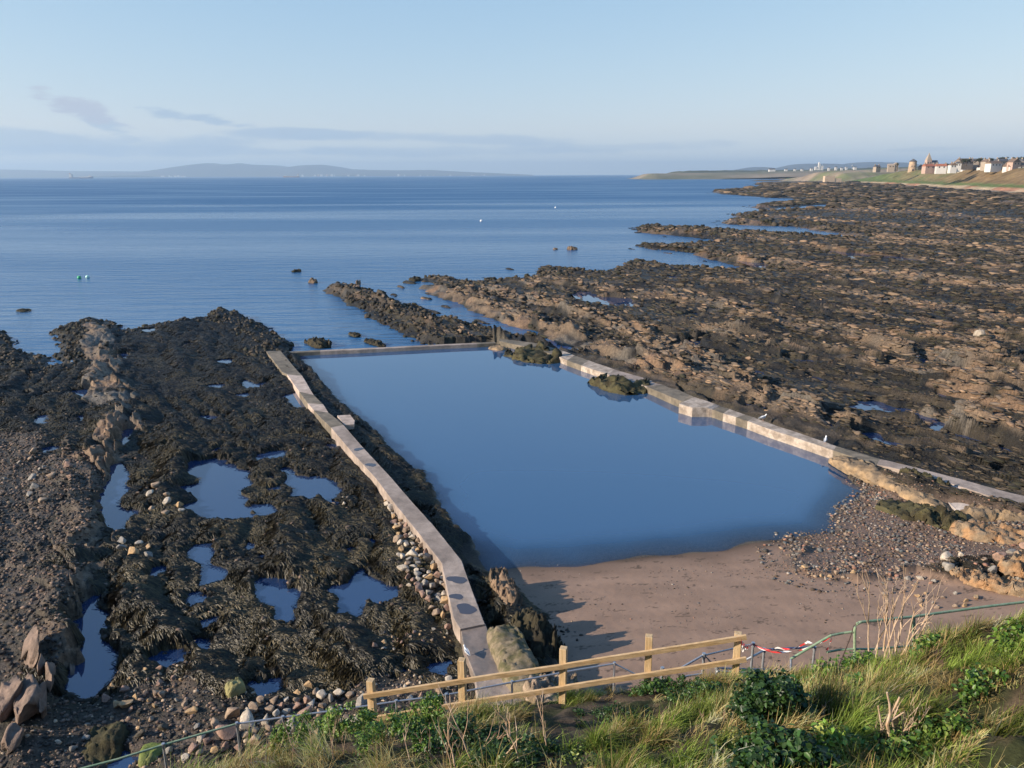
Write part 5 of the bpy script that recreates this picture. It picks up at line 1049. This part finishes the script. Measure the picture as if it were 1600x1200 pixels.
for k, (pp, ww, hh, lb) in enumerate([([(52, 1062), (50, 1035), (58, 1008)], .55, 1.15, 'tall upright pinkish slate slab at the far left'), ([(68, 1072), (70, 1050)], .35, .6, 'thin narrow slate blade beside the tall slab'), ([(84, 1088), (84, 1062), (86, 1045)], .35, .85, 'pointed slate blade between the tall slab and the pool'), ([(112, 1050), (116, 1015)], .35, .6, 'small upright slate blade next to the rock pool'),
        ([(15, 1140), (22, 1110), (14, 1082)], .7, 1.1, 'jagged slate fin at the very left edge near the bottom'), ([(38, 1150), (46, 1120), (50, 1096)], .8, 1.1, 'broad jagged pinkish slate block at bottom left'), ([(66, 1145), (72, 1110), (70, 1095)], .45, .9, 'narrow jagged fin right of the broad slate block'), ([(12, 1185), (30, 1165)], .7, .5, 'low brown rock at the bottom left corner')]):
    Pw = G(pp, .5); cxy = Pw.mean(0); Ls = max(.5, float(np.hypot(*(Pw[0]-Pw[-1])))); V, F = stone_shape(4, 830+k, 17, .006, .0)
    V = V*np.array([[ww*.55, Ls*.48+.12, hh*.72]]); ly = worley(V[:, 2]/.9+k, V[:, 0]/.13+V[:, 1]*.4, 850+k); V[:, 0] += .10*(ly[0]-.5); V[:, 2] += (.22*(ly[0]-.5)+.1*perlin(V[:, 1]/.25, V[:, 0]/.2, k))*hh; V[:, 1] += .08*(ly[0]-.5)
    an = math.atan2(*(Pw[-1]-Pw[0])[::1]); me = npmesh('slate_slab', V, F); o = link('slate_slab', me, None, R_pk); zt_ = float(terrain(np.array([cxy[0]]), np.array([cxy[1]]))['z'][0])
    o.location = (cxy[0], cxy[1], zt_+hh*.25); o.rotation_euler = (R_(-6+3*(k % 3)), R_(14-5*(k % 4)), -an); tag(o, lb, 'rock')
outcrop('weedy_mound', [(150, 1190), (165, 1150), (180, 1125)], .4, 1.1, .55, R_ol, 'weed covered mound between the two bottom left pools', 40, jag=.3)
outcrop('green_rock', [(352, 1088), (372, 1082), (384, 1078)], .5, .5, .35, strat('lichened_rock', (.30, .27, .12), (.22, .22, .10)), 'flat yellow green boulder on the weed above the stone bank', 41, jag=.25)
outcrop('green_rock', [(215, 1180), (235, 1176), (250, 1178)], .5, .8, .3, strat('moss_rock', (.16, .20, .05), (.22, .20, .09)), 'bright green mossy stone under the handrail at lower left', 42, jag=.2)
outcrop('weedy_mound', [(798, 549), (832, 558), (872, 567)], 0, 3.4, .7, R_ol, 'weedy rock mound in the pool against its far right corner', 43, jag=1.1)
outcrop('weedy_mound', [(767, 543), (778, 545), (790, 547)], 0, 1.3, .35, R_or, 'small bare tan rock in the pool at the end of the back wall', 44, jag=.35)
outcrop('weedy_mound', [(940, 592), (968, 603), (1006, 616)], 0, 3.2, .65, R_ol, 'green weedy rock mound bulging into the pool halfway along the right wall', 45, jag=1.0)
for k, (pp, ww, hh, m_, lb) in enumerate([([(482, 531), (494, 534), (508, 542)], 1.6, .5, R_dk, 'black rock just outside the end wall near its left end'), ([(484, 440), (494, 441)], 1.0, .5, R_br, 'small brown rock standing in the sea beyond the first ridge'), ([(886, 389), (902, 389)], 1.4, .45, R_br, 'lone brown rock far out in the sea'), ([(864, 389), (871, 389)], 1.0, .2, R_br, 'tiny rock left of the lone brown sea rock'),
        ([(456, 424), (470, 423)], 1.0, .3, R_dk, 'small dark rock farthest left in the open sea'), ([(641, 437), (655, 438)], 1.6, .5, R_dk, 'dark rock off the seaward tip of the second ridge'), ([(556, 443), (563, 443)], .9, .5, R_br, 'small upright rock beside the tip of the first ridge'), ([(593, 456), (601, 457)], .9, .25, R_dk, 'low dark rock right of the first ridge'),
        ([(548, 520), (560, 525)], .8, .2, R_dk, 'low weed patch in the water nearest the end wall'), ([(572, 531), (600, 540)], .9, .25, R_dk, 'dark weed streak in the water just outside the end wall'), ([(757, 438), (775, 440)], 1.5, .4, R_dk, 'dark rock in the gap between second and third ridges'), ([(30, 484), (44, 485)], 1.2, .15, R_dk, 'flat dark rock in the sea at the far left'),
        ([(1524, 527), (1536, 527)], 1.3, 1.1, strat('pale_boulder', (.42, .36, .28), (.33, .28, .22)), 'large rounded pale boulder alone on the right hand reef')]):
    outcrop('sea_rock' if k < 12 else 'round_boulder', pp, 0 if k < 12 else .8, ww, hh, m_, lb, 60+k, jag=.9 if k < 12 else .12, flatten=.5)
# ------------------------------------------------------------------ far shore, hills, village, ships, birds
def prof_hill(name, pxs, D, depth, col, z_px=275.0, nx_=400, ny_=24, seed=0, noise=.12, kind='structure', cols=None, taper=True):
    """real ridge of land at distance D whose crest follows heights read off the photo (px, py above the horizon)"""
    xs = np.array([p[0] for p in pxs], float); ys_ = np.array([p[1] for p in pxs], float)
    ax_ = (xs-800)/FPX*D; hz = np.array([(Fv+(a-800)/FPX*Rv-(b-600)/FPX*Uv)[2]/(Fv+(a-800)/FPX*Rv-(b-600)/FPX*Uv)[1]*D+H for a, b in pxs])
    X = np.linspace(ax_[0], ax_[-1], nx_); Hh = np.interp(X, ax_, hz); T_ = np.linspace(-1, 1, ny_); XX_, TT_ = np.meshgrid(X, T_)
    hh = np.interp(XX_, X, Hh); tp = np.clip((X-X[0])/((X[-1]-X[0])*.05+1), 0, 1); tp = tp*tp*(3-2*tp); hh = hh*np.where(taper, tp, 1)[None] if taper else hh; k = np.clip(1-np.abs(TT_+.25*perlin(XX_/depth*1.1, TT_*1.3, seed))**2, 0, 1)
    Z = hh*k*(1+noise*perlin(XX_/depth*3, TT_*2.5, seed+1)*(1-k)*2+noise*.15*perlin(XX_/depth*14, TT_*6, seed+2)); Z = np.where(k <= 0, -3, Z)
    V = np.stack([XX_, D+TT_*depth, Z], -1).reshape(-1, 3); ix = np.arange(nx_*ny_).reshape(ny_, nx_)
    F = np.stack([ix[:-1, :-1], ix[:-1, 1:], ix[1:, 1:], ix[1:, :-1]], -1).reshape(-1, 4)
    o = link(name, npmesh(name, V, F, smooth=True), None, col); return tag(o, kind=kind)
M_hill = mat('hill_grass', (.055, .06, .055), rough=1, var=.3, scale=.0015, bump=0, col2=(.09, .085, .065), det=8)
prof_hill('hills', [(-700, 268), (-300, 266), (0, 264.5), (60, 265), (130, 267), (200, 267.5), (260, 268), (290, 266), (310, 262), (325, 259), (340, 256), (352, 254.5), (366, 257), (380, 256.5), (392, 254.5), (405, 257), (425, 257.5), (445, 258.5), (462, 261), (478, 260), (490, 258), (520, 257.5), (540, 260.5), (555, 264), (590, 265.5), (640, 266), (680, 265.5), (720, 268), (790, 271), (830, 273)], 19500, 2600, M_hill, seed=401)
prof_hill('hills', [(1060, 271), (1110, 268), (1150, 264), (1166, 261), (1180, 263), (1210, 263), (1232, 258), (1240, 256), (1262, 256), (1290, 257), (1315, 256), (1328, 253.5), (1338, 253.5), (1350, 256), (1366, 254), (1376, 258), (1420, 258), (1500, 258), (1800, 256)], 11500, 1500, M_hill, seed=402)
M_dune = mat('far_sand', (.24, .19, .13), rough=1, var=.2, scale=.01, bump=0, col2=(.12, .12, .07)); M_wood = mat('far_woodland', (.045, .055, .03), rough=1, var=.4, scale=.02, bump=0, col2=(.10, .10, .05))
M_cliff = mat('far_low_cliff', (.26, .20, .14), rough=1, var=.35, scale=.03, bump=0, col2=(.13, .14, .06)); M_rock = mat('far_reef', (.07, .055, .04), rough=1, var=.4, scale=.05, bump=0)
prof_hill('far_shore', [(985, 272.0), (1010, 271.2), (1060, 270.4), (1150, 269.2), (1220, 267.5), (1300, 267), (1420, 266)], 2700, 260, M_dune, nx_=200, ny_=12, seed=403)
prof_hill('far_woodland', [(1010, 270.4), (1035, 268), (1080, 266.8), (1150, 266.2), (1200, 266.0), (1240, 265.5), (1280, 264), (1330, 262.5), (1420, 261), (1800, 258)], 3300, 300, M_wood, nx_=300, ny_=12, seed=404, noise=.5)
prof_hill('headland', [(1250, 273), (1280, 268.5), (1300, 266.5), (1330, 266.0), (1360, 264.0), (1400, 262.5), (1500, 262), (1800, 260)], 1500, 200, M_cliff, nx_=200, ny_=30, seed=405, noise=.5)
prof_hill('far_reef', [(1170, 281), (1230, 280.8), (1270, 280.4), (1300, 280), (1330, 279)], 1750, 60, M_rock, nx_=200, ny_=12, seed=406, noise=.5)
prof_hill('far_reef', [(1185, 284), (1230, 283.6), (1270, 283), (1290, 283)], 1300, 40, M_rock, nx_=200, ny_=12, seed=407, noise=.5)
def hxz(px, py, D):
    d = Fv + (px-800)/FPX*Rv - (py-600)/FPX*Uv; t = D/d[1]; return d[0]*t, D, H+d[2]*t
M_wh = mat('white_render', (.60, .58, .54), rough=.9, var=.05, scale=.5, bump=0); M_st = mat('grey_stone_wall', (.34, .28, .22), rough=.9, var=.2, scale=1, bump=0); M_pk = mat('pink_stone_wall', (.44, .31, .25), rough=.9, var=.2, scale=1, bump=0)
M_sl = mat('slate_roof', (.085, .085, .095), rough=.8, var=.2, scale=1, bump=0); M_rd = mat('pantile_roof', (.32, .12, .07), rough=.85, var=.2, scale=1, bump=0); M_br = mat('brown_roof', (.16, .11, .08), rough=.9, var=.2, scale=1, bump=0); M_gl = mat('dark_window', (.03, .035, .045), rough=.2, var=0, bump=0)
def prism_roof(bm, w, d, z, rh, ov=.3):
    a = w/2+ov; b = d/2+ov; v = [bm.verts.new(q) for q in ((-a, -b, z-.1), (a, -b, z-.1), (a, b, z-.1), (-a, b, z-.1), (-a, 0, z+rh), (a, 0, z+rh))]
    for f in ((0, 1, 5, 4), (2, 3, 4, 5), (1, 2, 5), (3, 0, 4), (3, 2, 1, 0)): bm.faces.new([v[i] for i in f])
def hillD(px, py, D0):
    d = Fv + (px-800)/FPX*Rv - (py-600)/FPX*Uv; D = np.arange(D0-220, D0+620, 3.0); h = terrain(d[0]/d[1]*D, D)['z']; zr_ = H+d[2]/d[1]*D; k = np.argmax(h > zr_)
    return (float(D[k]), 0) if (h > zr_).any() else (D0, float(terrain(np.array([d[0]/d[1]*D0]), np.array([float(D0)]))['z'][0]))
def house(px, py, wpx, hpx, D, wm_, rm, label, rz=0.0, rf=.45, gable=False, chim=2, nwin=3, group=None, name='house'):
    """px,py = base centre in photo, wpx wide, hpx to the eaves"""
    x, y, z = hxz(px, py, D); w = wpx/FPX*D; h = hpx/FPX*D; d = max(6.0, w*.55)
    root = empty(name, (x, y, z), rz); tag(root, label, 'house', group)
    if gable: w, d = d, w
    bm = bmesh.new(); bx(bm, (0, 0, h/2-2.5), (w, d, h+5)); 
    rh = (d if not gable else d)*.5*rf*1.6
    for s in (-1, 1):
        vv = [bm.verts.new(q) for q in ((s*w/2, -d/2, h), (s*w/2, d/2, h), (s*w/2, 0, h+rh*.93))]; bm.faces.new(vv if s > 0 else vv[::-1])
    wl = bmlink('wall', bm, wm_, root)
    bm = bmesh.new(); prism_roof(bm, w, d, h, rh); rf_ = bmlink('roof', bm, rm, root)
    for k in range(chim):
        bm = bmesh.new(); sx_c = (-1 if k == 0 else 1)*w*.42; bx(bm, (sx_c, 0, h+rh+.2), (.9, 1.2, 1.8)); bmlink('chimney', bm, M_st, rf_)
    for k in range(nwin):
        ff = (k+.5)/nwin-.5; bm = bmesh.new()
        if gable: bx(bm, (-w/2-.02, ff*d*.8, h*.5), (.12, 1.0, 1.3))
        else: bx(bm, (ff*w*.9, -d/2-.02, h*.5), (1.0, .12, 1.3))
        bmlink('window', bm, M_gl, root)
    if gable: root.rotation_euler[2] = rz+math.pi/2
    return root
GV = 'houses of the hilltop village'
V_ = [ # px, base py, width px, eaves px, D, wall, roof, gable, label
 (1451, 263, 16, 5, 760, M_pk, M_rd, 0, 'red roofed pinkish cottage right of the church spire'), (1470, 263, 14, 5, 750, M_wh, M_rd, 0, 'white cottage with a red tiled roof below the red roofed terrace'),
 (1440, 264, 8, 5, 770, M_pk, M_br, 1, 'small pink stone house directly left of the church'), (1457, 266, 10, 5, 730, M_wh, M_sl, 1, 'white gabled house in front of the red roofed cottages'),
 (1488, 262, 9, 6, 740, M_wh, M_br, 1, 'white gabled house standing left of the long white cottages'), (1496, 260, 8, 7, 755, M_wh, M_sl, 1, 'tall white gabled house behind the first white cottages'),
 (1506, 257, 22, 7, 790, M_st, M_br, 0, 'large grey brown stone house above the white cottages'), (1513, 264, 24, 4.5, 690, M_wh, M_rd, 0, 'long low white cottage with red roof in the front row'),
 (1531, 262, 10, 6, 710, M_wh, M_sl, 1, 'white gabled house right of the long low red roofed cottage'), (1541, 258, 11, 8, 735, M_st, M_br, 1, 'tan stone gabled house in the middle of the village'),
 (1539, 264, 20, 4, 680, M_wh, M_sl, 0, 'low white cottage with slate roof in the front row'), (1552, 260, 20, 7, 720, M_wh, M_br, 0, 'broad house with brown green roof and bright gable'),
 (1568, 263, 18, 5, 670, M_wh, M_sl, 0, 'white slate roofed cottage right of the village middle'), (1564, 257, 18, 8, 730, M_st, M_sl, 0, 'dark slate roofed house high at the back of the village'),
 (1590, 263, 34, 4, 650, M_wh, M_br, 0, 'long white wall and brown roofed building at the right edge'), (1584, 258, 15, 7, 700, M_pk, M_br, 1, 'pinkish gabled house behind the rightmost building'), (1602, 257, 16, 7, 720, M_st, M_sl, 0, 'slate roofed house cut by the right edge of the view'),
 (1525, 256, 14, 7, 800, M_st, M_sl, 0, 'far grey house on the skyline behind the village'), (1392, 262, 9, 5, 950, M_st, M_st, 0, 'roofless grey stone ruin left of the windmill'), (1399, 261, 6, 7, 950, M_st, M_st, 1, 'tall ruined gable next to the roofless stone building'),
 (1370, 263, 8, 3.5, 1050, M_st, M_sl, 0, 'small grey farm building furthest left on the hill')]
for k, (px, py, wp, hp, D, wm_, rm, gb, lb) in enumerate(V_):
    D2, fl_ = hillD(px, py, D); print(lb[:20], D, D2, fl_); D = D2; house(px, py, wp, hp*.62, D, wm_, rm, lb, rz=random.uniform(-.3, .3), gable=bool(gb), group=GV, nwin=max(2, int(wp/6)), chim=0 if 'ruin' in lb else 2)
# windmill tower
x, y, z = hxz(1425, 267, hillD(1425, 267, 850)[0]); wmr = empty('windmill', (x, y, z)); wmr.scale = [y/980]*3; tag(wmr, 'round stone windmill tower with a dark conical cap', 'windmill')
bm = bmesh.new(); tube(bm, [(0, 0, -5), (0, 0, 6), (0, 0, 11.0)], [4.9, 4.5, 4.0], 28); bmlink('tower', bm, mat('windmill_stone', (.36, .26, .18), rough=.9, var=.25, scale=.6, bump=0, col2=(.46, .34, .22)), wmr)
bm = bmesh.new(); tube(bm, [(0, 0, 11.0), (0, 0, 11.5), (0, 0, 14.4)], [4.5, 4.3, .15], 28); bmlink('cap', bm, M_sl, wmr)
for a in (-2.2, -1.5): 
    bm = bmesh.new(); bx(bm, (4.45*math.cos(a), 4.45*math.sin(a), 5.5), (.9, .5, 1.3), Euler((0, 0, a+math.pi/2))); bmlink('window', bm, M_gl, wmr)
bm = bmesh.new(); bx(bm, (4.85*math.cos(-1.9), 4.85*math.sin(-1.9), 1.0), (1.2, .4, 2.1), Euler((0, 0, -1.9+math.pi/2))); bmlink('door', bm, M_gl, wmr)
# church
x, y, z = hxz(1449, 263, hillD(1449, 264, 800)[0]); chc = empty('church', (x, y, z)); chc.scale = [y/900]*3; tag(chc, 'stone church with a short square tower and pointed spire', 'church')
bm = bmesh.new(); bx(bm, (0, 0, 3), (5.2, 5.2, 12)); bmlink('tower', bm, M_pk, chc)
bm = bmesh.new(); v = [bm.verts.new(q) for q in ((-2.7, -2.7, 9), (2.7, -2.7, 9), (2.7, 2.7, 9), (-2.7, 2.7, 9), (0, 0, 17))]
for f in ((0, 1, 4), (1, 2, 4), (2, 3, 4), (3, 0, 4), (3, 2, 1, 0)): bm.faces.new([v[i] for i in f])
bmlink('spire', bm, M_st, chc)
bm = bmesh.new(); bx(bm, (6.5, 1, 1.5), (8, 6, 8)); bmlink('nave', bm, M_pk, chc); bm = bmesh.new(); prism_roof(bm, 8, 6, 5.5, 3.2); bmesh.ops.translate(bm, verts=bm.verts[:], vec=(6.5, 1, 0)); bmlink('roof', bm, M_sl, chc)
for q in (-1, 1): bm = bmesh.new(); bx(bm, (q*1.2, -2.63, 6), (.7, .12, 1.8)); bmlink('window', bm, M_gl, chc)
# garden wall strip below the mill, stone sea wall
x, y, z = hxz(1299, 283, 1250); sw2 = empty('harbour_wall', (x, y, z)); tag(sw2, 'pale sandstone block sea wall at the far end of the reef', 'wall')
bm = bmesh.new(); bx(bm, (-4, 0, 3.2), (16, 8, 9)); bmlink('block', bm, mat('pale_stone', (.50, .38, .27), rough=.9, var=.1, scale=.3, bump=0), sw2); bm = bmesh.new(); bx(bm, (9.2, 0, 1.2), (10, 7, 6)); bmlink('block', bm, mat('pale_stone_low', (.50, .38, .27), rough=.9, var=.1, scale=.3, bump=0), sw2)
# far settlements: individual small buildings
GF = 'tiny white buildings of the far coast'
rf2 = random.Random(8)
for k, (px, py, wp, hp, D) in enumerate([(1206, 266.6, 9, 1.6, 3200), (1228, 266.4, 4, 1.8, 3200), (1242, 266, 3, 1.6, 3200), (1253, 266, 3, 1.5, 3200), (1268, 265, 4, 1.6, 3150), (1295, 264.5, 3, 2, 3100), (1306, 264, 3, 2.5, 3100), (1315, 264, 3, 1.6, 3100), (1322, 263.5, 3, 2, 3100), (1336, 263, 4, 1.6, 3000)]):
    house(px, py, wp, hp, D-260, M_wh, M_sl, 'tiny white building, %s from left, in the low coastal town left of the ruins' % nth(k), group=GF, chim=0, nwin=1)
x, y, z = hxz(1279, 265, 2850); dm = empty('radar_station', (x, y, z)); tag(dm, 'cluster of bright white blocks and domes shining on the far coast', 'building')
for (dx, hh, ww) in ((-11, 12, 7), (-4, 7, 9), (0, 22, 7), (6, 9, 8), (11, 14, 7), (0, 5, 24)):
    bm = bmesh.new(); bx(bm, (dx, rf2.uniform(-3, 3), hh/2-2), (ww, 6, hh)); bmlink('block', bm, M_wh, dm)
for (dx, hh) in ((0, 22), (11, 14)):
    bm = bmesh.new(); bmesh.ops.create_icosphere(bm, subdivisions=2, radius=3.6, matrix=Matrix.Translation((dx, 0, hh))); bmlink('dome', bm, M_wh, dm, smooth=True)
x, y, z = hxz(1332, 263, 2700); ds = empty('dish_aerial', (x, y, z)); tag(ds, 'white tilted dish shape right of the bright white blocks', 'aerial')
bm = bmesh.new(); tube(bm, [(0, 0, -3), (0, 0, 5)], 1.0, 8); bmlink('mast', bm, M_wh, ds); bm = bmesh.new(); bmesh.ops.create_cone(bm, cap_ends=True, segments=20, radius1=5.5, radius2=1.2, depth=2.2, matrix=Matrix.Translation((0, 0, 8)) @ Matrix.Rotation(R_(75), 4, 'X') @ Matrix.Rotation(R_(35), 4, 'Y')); bmlink('dish', bm, M_wh, ds)
GC = 'pale specks of the town below the far hills'
for k, px in enumerate(sorted(rf2.choice([rf2.uniform(248, 290)]*3+[rf2.uniform(470, 600), rf2.uniform(600, 760), rf2.uniform(500, 530)]) for _ in range(38))):
    sz = rf2.uniform(1.0, 2.3)
    x, y, z = hxz(px, 272.5, 16500); bm = bmesh.new(); w = sz/1200*16500*1.3; h = rf2.uniform(.8, 2.6)/1200*16500; bx(bm, (0, 0, h/2), (w, w, h)); prism_roof(bm, w, w, h, h*.3, 0)
    o = bmlink('far_building', bm, M_wh if k % 4 else M_pk); o.location = (x, y, 0.5); tag(o, 'tiny pale speck of a building, %s from left, below the far blue hills' % nth(k), 'building', GC)
# trees on the skyline
M_fol = mat('tree_foliage', (0, 0, 0), rough=.9, var=.2, scale=1, bump=0, attr='Col', spec=.2); M_trk = mat('tree_bark', (.07, .05, .035), rough=.9)
def far_tree(px, py, wpx, hpx, D, label, seed):
    x, y, z = hxz(px, py, D); root = empty('tree', (x, y, z)); tag(root, label, 'tree', 'trees behind the village'); r_ = np.random.default_rng(seed); w = wpx/FPX*D; h = hpx/FPX*D
    cen = np.stack([r_.normal(0, w*.26, 26), r_.normal(0, w*.2, 26), h*(.45+.5*r_.random(26))], 1); V, F, c = leaf_cloud(cen, 36, w*.16, w*.09, [(.03, .04, .02), (.045, .055, .025), (.06, .06, .035)], seed)
    link('crown', npmesh('crown', V, F, c), root, M_fol); bm = bmesh.new(); tube(bm, [(0, 0, -3), (0, 0, h*.5), (w*.05, 0, h*.8)], [.5, .35, .1], 7)
    tube(bm, [(0, 0, h*.4), (w*.25, 0, h*.75)], [.2, .06], 5); bmlink('trunk', bm, M_trk, root)
for k, (px, py, wp, hp, lb) in enumerate([(1510, 252, 12, 6, 'leftmost dark tree on the village skyline'), (1530, 253, 10, 8, 'dark tree over the middle house roofs'), (1549, 252, 8, 7, 'narrow dark tree behind the slate roofed house'), (1567, 252, 12, 9, 'bushy dark tree rising above the back roofs'), (1584, 252, 14, 8, 'wide dark tree near the right edge of the skyline'), (1600, 252, 14, 9, 'dark tree cut by the right edge of the skyline'), (1478, 258, 10, 5, 'low dark tree between the church and the first white houses'), (1402, 259, 4, 7, 'small tree beside the ruined gable')]):
    far_tree(px, py+3, wp, hp, hillD(px, py+6, 760)[0]+20, lb, 500+k)
# ships
def ship(px, py, wpx, D, label, hullc, left=True, seed=0):
    x, y, z = hxz(px, py, D); L = wpx/FPX*D; root = empty('ship', (x, D, -.1)); tag(root, label, 'ship'); s = -1 if left else 1
    hh = L*.055; bm = bmesh.new(); pr_ = [(-.5, .0), (-.48, 1.0), (-.40, 1.0), (.30, 1.0), (.44, 1.0), (.5, 1.35), (.46, 0)]; bmw = L*.07
    secs = []
    for u_, wd in ((-.5, .7), (-.46, .95), (-.3, 1), (.3, 1), (.42, .75), (.47, .35), (.5, .05)):
        top = hh*(1.5 if u_ > .4 else (1.25 if u_ < -.45 else 1)); secs.append([bm.verts.new((-s*u_*L*1.0, q*bmw*wd*(1 if k_ else .8), (top if k_ else -2))) for q, k_ in ((-1, 0), (-1, 1), (1, 1), (1, 0))])
    for a, b in zip(secs, secs[1:]):
        for k in range(4): bm.faces.new((a[k], a[(k+1) % 4], b[(k+1) % 4], b[k]))
    bm.faces.new(secs[0]); bm.faces.new(secs[-1][::-1]); bmlink('hull', bm, hullc, root)
    bm = bmesh.new(); bx(bm, (s*L*.42, 0, hh+L*.05), (L*.09, bmw*1.7, L*.10)); bx(bm, (s*L*.42, 0, hh+L*.115), (L*.06, bmw*1.9, L*.03)); bmlink('superstructure', bm, M_wh, root)
    bm = bmesh.new(); bx(bm, (s*L*.46, 0, hh+L*.14), (L*.03, bmw*.6, L*.05)); bmlink('funnel', bm, mat('funnel_red', (.4, .12, .06), bump=0), root)
    bm = bmesh.new(); bx(bm, (-s*L*.38, 0, hh+L*.03), (L*.13, bmw*1.2, L*.05)); bx(bm, (-s*L*.1, 0, hh+L*.012), (L*.4, bmw, L*.02)); bmlink('deck_gear', bm, M_wh, root)
    bm = bmesh.new(); tube(bm, [(-s*L*.36, 0, hh), (-s*L*.36, 0, hh+L*.12)], L*.006, 6); bmlink('mast', bm, M_wh, root)
ship(127, 276.5, 36, 7200, 'large ship with white superstructure on the horizon at the far left', mat('dark_hull', (.16, .20, .30), bump=0), True)
ship(455, 274, 24, 9000, 'smaller reddish hulled ship on the horizon below the blue hills', mat('red_hull', (.22, .10, .07), bump=0), False)
# buoys
for (px, py, c_, lb) in ((124, 435, (.04, .45, .18), 'green buoy afloat at the left of the sea'), (137, 434, (.5, .8, .7), 'pale green buoy right of the green buoy'), (868, 325, (.8, .8, .8), 'white buoy far out in the middle of the sea'), (752, 346, (.8, .8, .8), 'small white buoy on the streaked water')):
    q = g(px, py, -.15); root = empty('buoy', (q[0], q[1], -.15)); tag(root, lb, 'buoy'); s = .3 if py > 400 else .45
    bm = bmesh.new(); bmesh.ops.create_uvsphere(bm, u_segments=16, v_segments=10, radius=s, matrix=Matrix.Translation((0, 0, s*.45)) @ Matrix.Diagonal((1, 1, .9, 1))); bmlink('float', bm, mat('buoy_skin', c_, rough=.4, var=.05, bump=0), root, smooth=True)
    bm = bmesh.new(); tube(bm, [(0, 0, s*1.2), (0, 0, s*1.6)], s*.12, 8); bmlink('eye', bm, M_galv, root)
# gulls
M_wf = mat('white_feathers', (.78, .78, .76), rough=.8, var=.05, scale=20, bump=.1); M_gf = mat('grey_wing', (.36, .38, .41), rough=.8, var=.05, scale=20, bump=0); M_bk = mat('yellow_bill', (.55, .38, .06), bump=0); M_leg = mat('pink_leg', (.5, .3, .25), bump=0)
def gull(loc, rz, label, s=1.0):
    root = empty('gull', loc, rz); tag(root, label, 'gull', 'gulls')
    root.scale = (s, s, s); bm = bmesh.new()   # body facing +x, one lofted surface from tail to head
    sec = [(-.27, .155, .004, .02), (-.20, .16, .035, .02), (-.12, .175, .06, .05), (-.02, .185, .078, .075), (.07, .20, .07, .075), (.12, .235, .045, .05), (.145, .275, .032, .033), (.165, .31, .038, .036), (.195, .325, .036, .034), (.222, .322, .02, .02), (.235, .32, .004, .004)]
    rings = [[bm.verts.new((x+(.0), w*math.cos(t), z+h*math.sin(t))) for t in [2*math.pi*k/12 for k in range(12)]] for x, z, w, h in sec]
    for a, b in zip(rings, rings[1:]):
        for k in range(12): bm.faces.new((a[k], a[(k+1) % 12], b[(k+1) % 12], b[k]))
    bm.faces.new(rings[0]); bm.faces.new(rings[-1][::-1]); bmlink('body', bm, M_wf, root, smooth=True)
    for sd_ in (-1, 1):
        bm = bmesh.new(); sc = [(.06, .215, .03, .045), (-.02, .21, .03, .06), (-.14, .19, .02, .045), (-.25, .175, .012, .02), (-.33, .17, .003, .005)]
        rr_ = [[bm.verts.new((x, sd_*(.062-max(0, -x-.1)*.22)+sd_*w*.5*math.cos(t), z+h*math.sin(t))) for t in [2*math.pi*k/10 for k in range(10)]] for x, z, w, h in sc]
        for a, b in zip(rr_, rr_[1:]):
            for k in range(10): bm.faces.new((a[k], a[(k+1) % 10], b[(k+1) % 10], b[k]))
        bm.faces.new(rr_[0]); bm.faces.new(rr_[-1][::-1]); bmlink('wing', bm, M_gf, root, smooth=True)
        bm = bmesh.new(); tube(bm, [(.0, sd_*.035, .12), (.005, sd_*.035, .06), (-.002, sd_*.035, .0)], .006, 6); tube(bm, [(-.01, sd_*.035, .005), (.045, sd_*.04, .003)], .007, 5); bmlink('leg', bm, M_leg, root)
        bm = bmesh.new(); bmesh.ops.create_icosphere(bm, subdivisions=1, radius=.006, matrix=Matrix.Translation((.205, sd_*.033, .333))); bmlink('eye', bm, M_gl, root)
    bm = bmesh.new(); tube(bm, [(.225, 0, .32), (.265, 0, .317), (.285, 0, .305)], [.011, .009, .003], 7); bmlink('bill', bm, M_bk, root)
q = g(1192, 657.5, .52); gull((q[0], q[1], .53), R_(20), 'white gull standing on the right pool wall past the projecting block', 1.15)
q = g(1289, 693, .53); gull((q[0], q[1], .53), R_(60), 'second white gull on the right pool wall, nearer the ochre rocks', 1.15)
q = g(729, 1024, .86); gull((q[0], q[1], .86), R_(120), 'gull at the edge of the muddy ramp behind the second fence post', .8)
# ------------------------------------------------------------------ sea haze
hz_m = bpy.data.materials.new('sea_air'); hz_m.use_nodes = True; nt = hz_m.node_tree; nt.nodes.clear(); ou = nt.nodes.new('ShaderNodeOutputMaterial'); pv = nt.nodes.new('ShaderNodeVolumePrincipled')
pv.inputs['Color'].default_value = (.55, .76, 1.0, 1); pv.inputs['Density'].default_value = 7.5e-5; pv.inputs['Anisotropy'].default_value = .2; nt.links.new(pv.outputs[0], ou.inputs['Volume'])
bm = bmesh.new(); bx(bm, (0, 10500, 174), (46000, 25000, 352)); hz = bmlink('haze', bm, hz_m); tag(hz, 'pale blue sea haze in the distant air', 'haze', kind='stuff')
